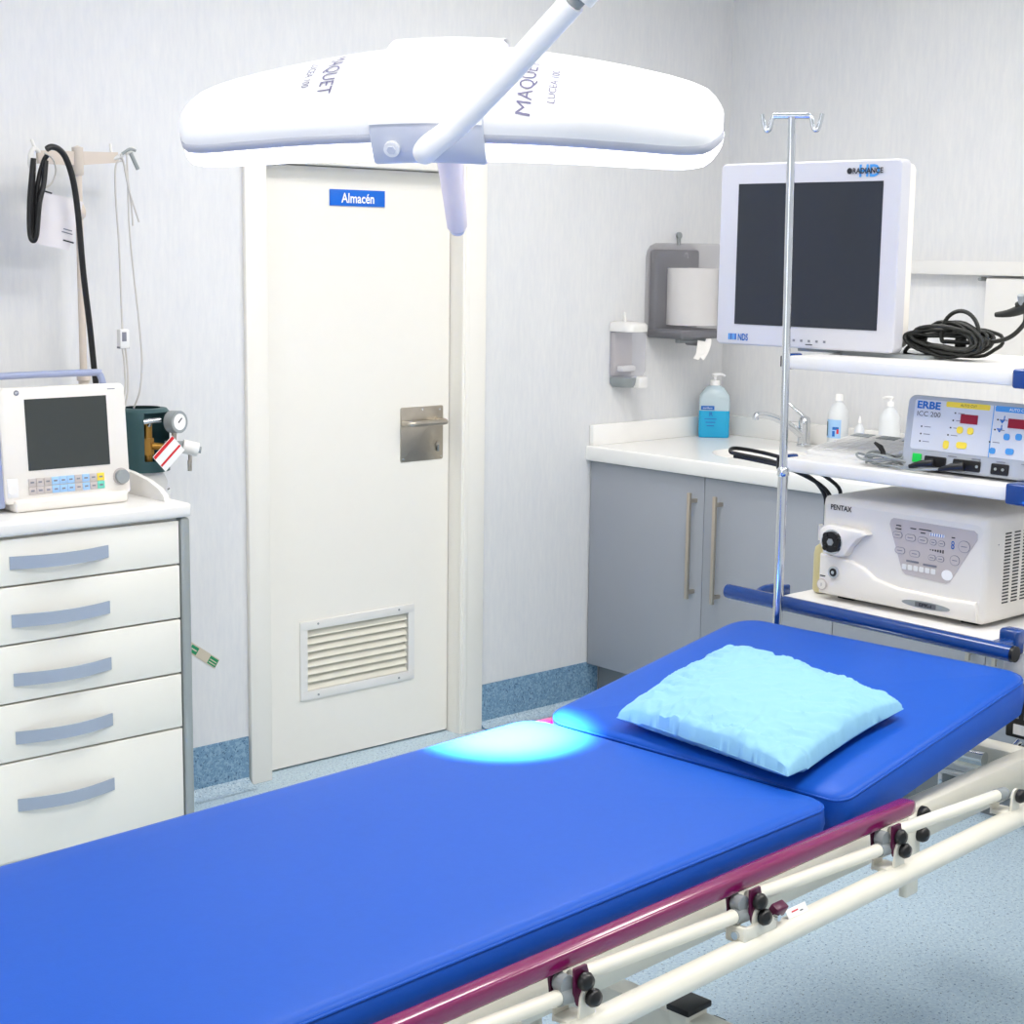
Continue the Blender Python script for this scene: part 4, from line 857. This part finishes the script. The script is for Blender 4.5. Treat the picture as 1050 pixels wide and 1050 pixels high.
# ------------------------------------------------------------------ surgical lamp
LC = Vector((1.449, -2.319, 1.803))
nrm = Vector((-.41, -.30, .862)).normalized(); av = Vector((.741, -.671, 0.013)); av = (av-nrm*av.dot(nrm)).normalized(); bv = nrm.cross(av).normalized()
phi = -.15
av, bv = (av*math.cos(phi)+bv*math.sin(phi)), (bv*math.cos(phi)-av*math.sin(phi))
QR = Matrix.Rotation(.018, 3, fwd)
R = Matrix((QR @ av, QR @ bv, QR @ nrm)).transposed()
lamp = thing('surgical_lamp', 'white winged surgical lamp, lit, hanging over the bed', 'surgical lamp', LC, rot=R.to_euler())
Rm = R.to_4x4()
def lerp(tab, x):
    for (x0, y0), (x1, y1) in zip(tab, tab[1:]):
        if x0 <= x <= x1: return y0+(y1-y0)*(x-x0)/(x1-x0)
    return tab[-1][1]
LS = 1.02
WID = [(0, .108), (.08, .108), (.16, .100), (.24, .091), (.30, .082), (.33, .075), (.35, .064), (.364, .045), (.372, .020), (.374, .006)]
def wid(x): return lerp(WID, abs(x))
def droop(x): return -.043*(abs(x)/.366)**1.7
def domeh(x): return .014+.036*(wid(x)/.108)**.9
def cover_z(x, y):
    w_ = wid(x); return droop(x)+domeh(x)*max(0, 1-(y/w_)**2)**.42
xs = [-.374, -.3735, -.372, -.368, -.36, -.35, -.338, -.325, -.30, -.27, -.24, -.2, -.16, -.12, -.072]
def arc(X, n=28): 
    w_ = wid(X); return [(X, -w_*math.cos(PI*k/n), droop(X)+domeh(X)*math.sin(PI*k/n)**.84) for k in range(n+1)]
for sg in (-1, 1):
    XS = xs if sg < 0 else [-x for x in xs][::-1]
    b = MB(); b.loft([arc(X) for X in XS], M_lamp, cap=False, closed=False)
    wing = b.build('wing_cover', lamp, label='glossy white wing cover')
    b = MB(); rings = []
    for X in XS:
        w_ = wid(X); d_ = droop(X); rings.append([(X, -w_, d_), (X, -w_-.002, d_-.003), (X, -w_-.001, d_-.010), (X, -w_+.003, d_-.014), (X, w_-.003, d_-.014), (X, w_+.001, d_-.01), (X, w_+.002, d_-.003), (X, w_, d_)])
    b.loft(rings, M_ring, cap=False, closed=False); b.build('seam_rim', wing, label='grey rim')
    b = MB(); rings = []
    for X in XS:
        w_ = wid(X); d_ = droop(X); k = (w_/.108)**.5; w2 = max(w_-.004, .002)
        rings.append([(X, -w2, d_-.013), (X, -w2*.985, d_-.022*k-.006), (X, -w2*.96, d_-.040*k), (X, -w2*.90, d_-.046*k), (X, -w2*.4, d_-.050*k), (X, w2*.4, d_-.050*k), (X, w2*.9, d_-.046*k), (X, w2*.97, d_-.036*k), (X, w2, d_-.013)])
    b.loft(rings, M_glow, cap=False, closed=False); b.build('glowing_lens', lamp, label='glowing translucent lens')
# central housing
b = MB(); rings = []
for x in (-.075, -.071, -.05, -.02, 0, .02, .05, .071, .075):
    e = .0 if abs(x) > .073 else .004; q = droop(x)
    rings.append([(x, -.104-e, q-.043), (x, -.110-e, q-.037), (x, -.112-e, q-.02), (x, -.112-e, q+.004)]+[(x, -(.110+e)*math.cos(PI*k/24), q+.004+(.050+e)*math.sin(PI*k/24)**.8) for k in range(1, 24)]+[(x, .112+e, q+.004), (x, .112+e, q-.02), (x, .104+e, q-.043)])
b.loft(rings, M_lampg); ctr = b.build('centre_housing', lamp, label='pale grey centre housing')
b = MB(); rings = []
for x in (-.075, -.06, -.03, 0, .03, .06, .075): rings.append([(x, -(.1165)*math.cos(PI*k/24), droop(x)+.006+.0535*math.sin(PI*k/24)**.8) for k in range(1, 24)])
b.loft(rings, M_lamp, cap=False, closed=False); b.build('centre_cover', ctr, label='white top of the centre housing')
b = MB(); b.cyl((-.046, -.122, -.018), (-.046, -.112, -.018), .0105, M_lamp, 24); b.cyl((-.046, -.124, -.018), (-.046, -.121, -.018), .006, M_lampg, 6); b.build('screw', ctr)
b = MB(); b.lathe([(.0, -.206), (.010, -.205), (.0145, -.198), (.0165, -.13), (.019, -.08), (.022, -.056), (.022, -.045)], M_lgrip, 28); b.lathe([(0, -.210), (.008, -.209), (.012, -.203)], M_lampg, 20); b.build('grip', lamp, label='lilac-white sterile grip')
for sg in (-1, 1):
    b = MB()
    for txt, hgt, wid_, xo in (('MAQUET', .023, .105, .147 if sg < 0 else .126), ('LUCEA 100', .010, .066, .176 if sg < 0 else .158)):
        tmp = MB(); tmp.text(txt, wid_, M_ltxt, Matrix.Identity(4), h=hgt, bold=.0)
        rz = -PI/2 if sg < 0 else PI/2
        vs2 = []
        for v in tmp.v:
            q = Matrix.Rotation(rz, 3, 'Z') @ Vector(v); x = q.x+sg*xo; y = q.y-(.010 if sg < 0 else .042)
            vs2.append((x, y, cover_z(x, y)+.0012))
        b.add(vs2, tmp.f, M_ltxt)
    b.build('lettering', lamp, label='dark violet lettering')
# yoke arm
def toL(p): return Rm.inverted() @ (Vector(p)-LC)
b = MB(); A = [Vector(p) for p in ((1.401, -2.374, 1.745), (1.356, -2.405, 1.729), (1.332, -2.426, 1.720), (1.334, -2.446, 1.732), (1.346, -2.473, 1.753), (1.362, -2.544, 1.809), (1.374, -2.623, 1.871), (1.3765, -2.640, 1.8845))]
b.tube([toL(p) for p in A], [.0155]*1, M_lamp, 24, sm=6); 
b.tube([toL(p) for p in (A[-1], A[-1]+(A[-1]-A[-2])*.5)], .012, M_greyp, 20)
P0 = A[-1]+(A[-1]-A[-2])*.5
b.tube([toL(p) for p in (P0, P0+Vector((.03, -.06, .08)), P0+Vector((.06, -.10, .25)), P0+Vector((.06, -.10, CEIL-P0.z-.02)))], .02, M_lamp, 20, sm=5)
b.build('yoke_arm', lamp, label='white tubular yoke arm')
b = MB(); cc = toL(P0+Vector((.06, -.10, CEIL-P0.z))); cd_ = toL(P0+Vector((.06, -.10, CEIL-P0.z-.05))); b.cyl(cd_, cc, .09, M_lamp, 32); b.build('ceiling_mount', lamp)
sp = bpy.data.lights.new('lamp_beam', 'SPOT'); sp.energy = 4200; sp.spot_size = math.radians(18); sp.spot_blend = 1.0; sp.shadow_soft_size = .03; sp.color = (1, .95, .93)
so = bpy.data.objects.new('lamp_beam', sp); COL.objects.link(so)
src = LC-nrm*.17; tgt = Vector((1.90, -1.96, .75)); so.location = src; so.rotation_euler = (tgt-src).to_track_quat('-Z', 'Y').to_euler()
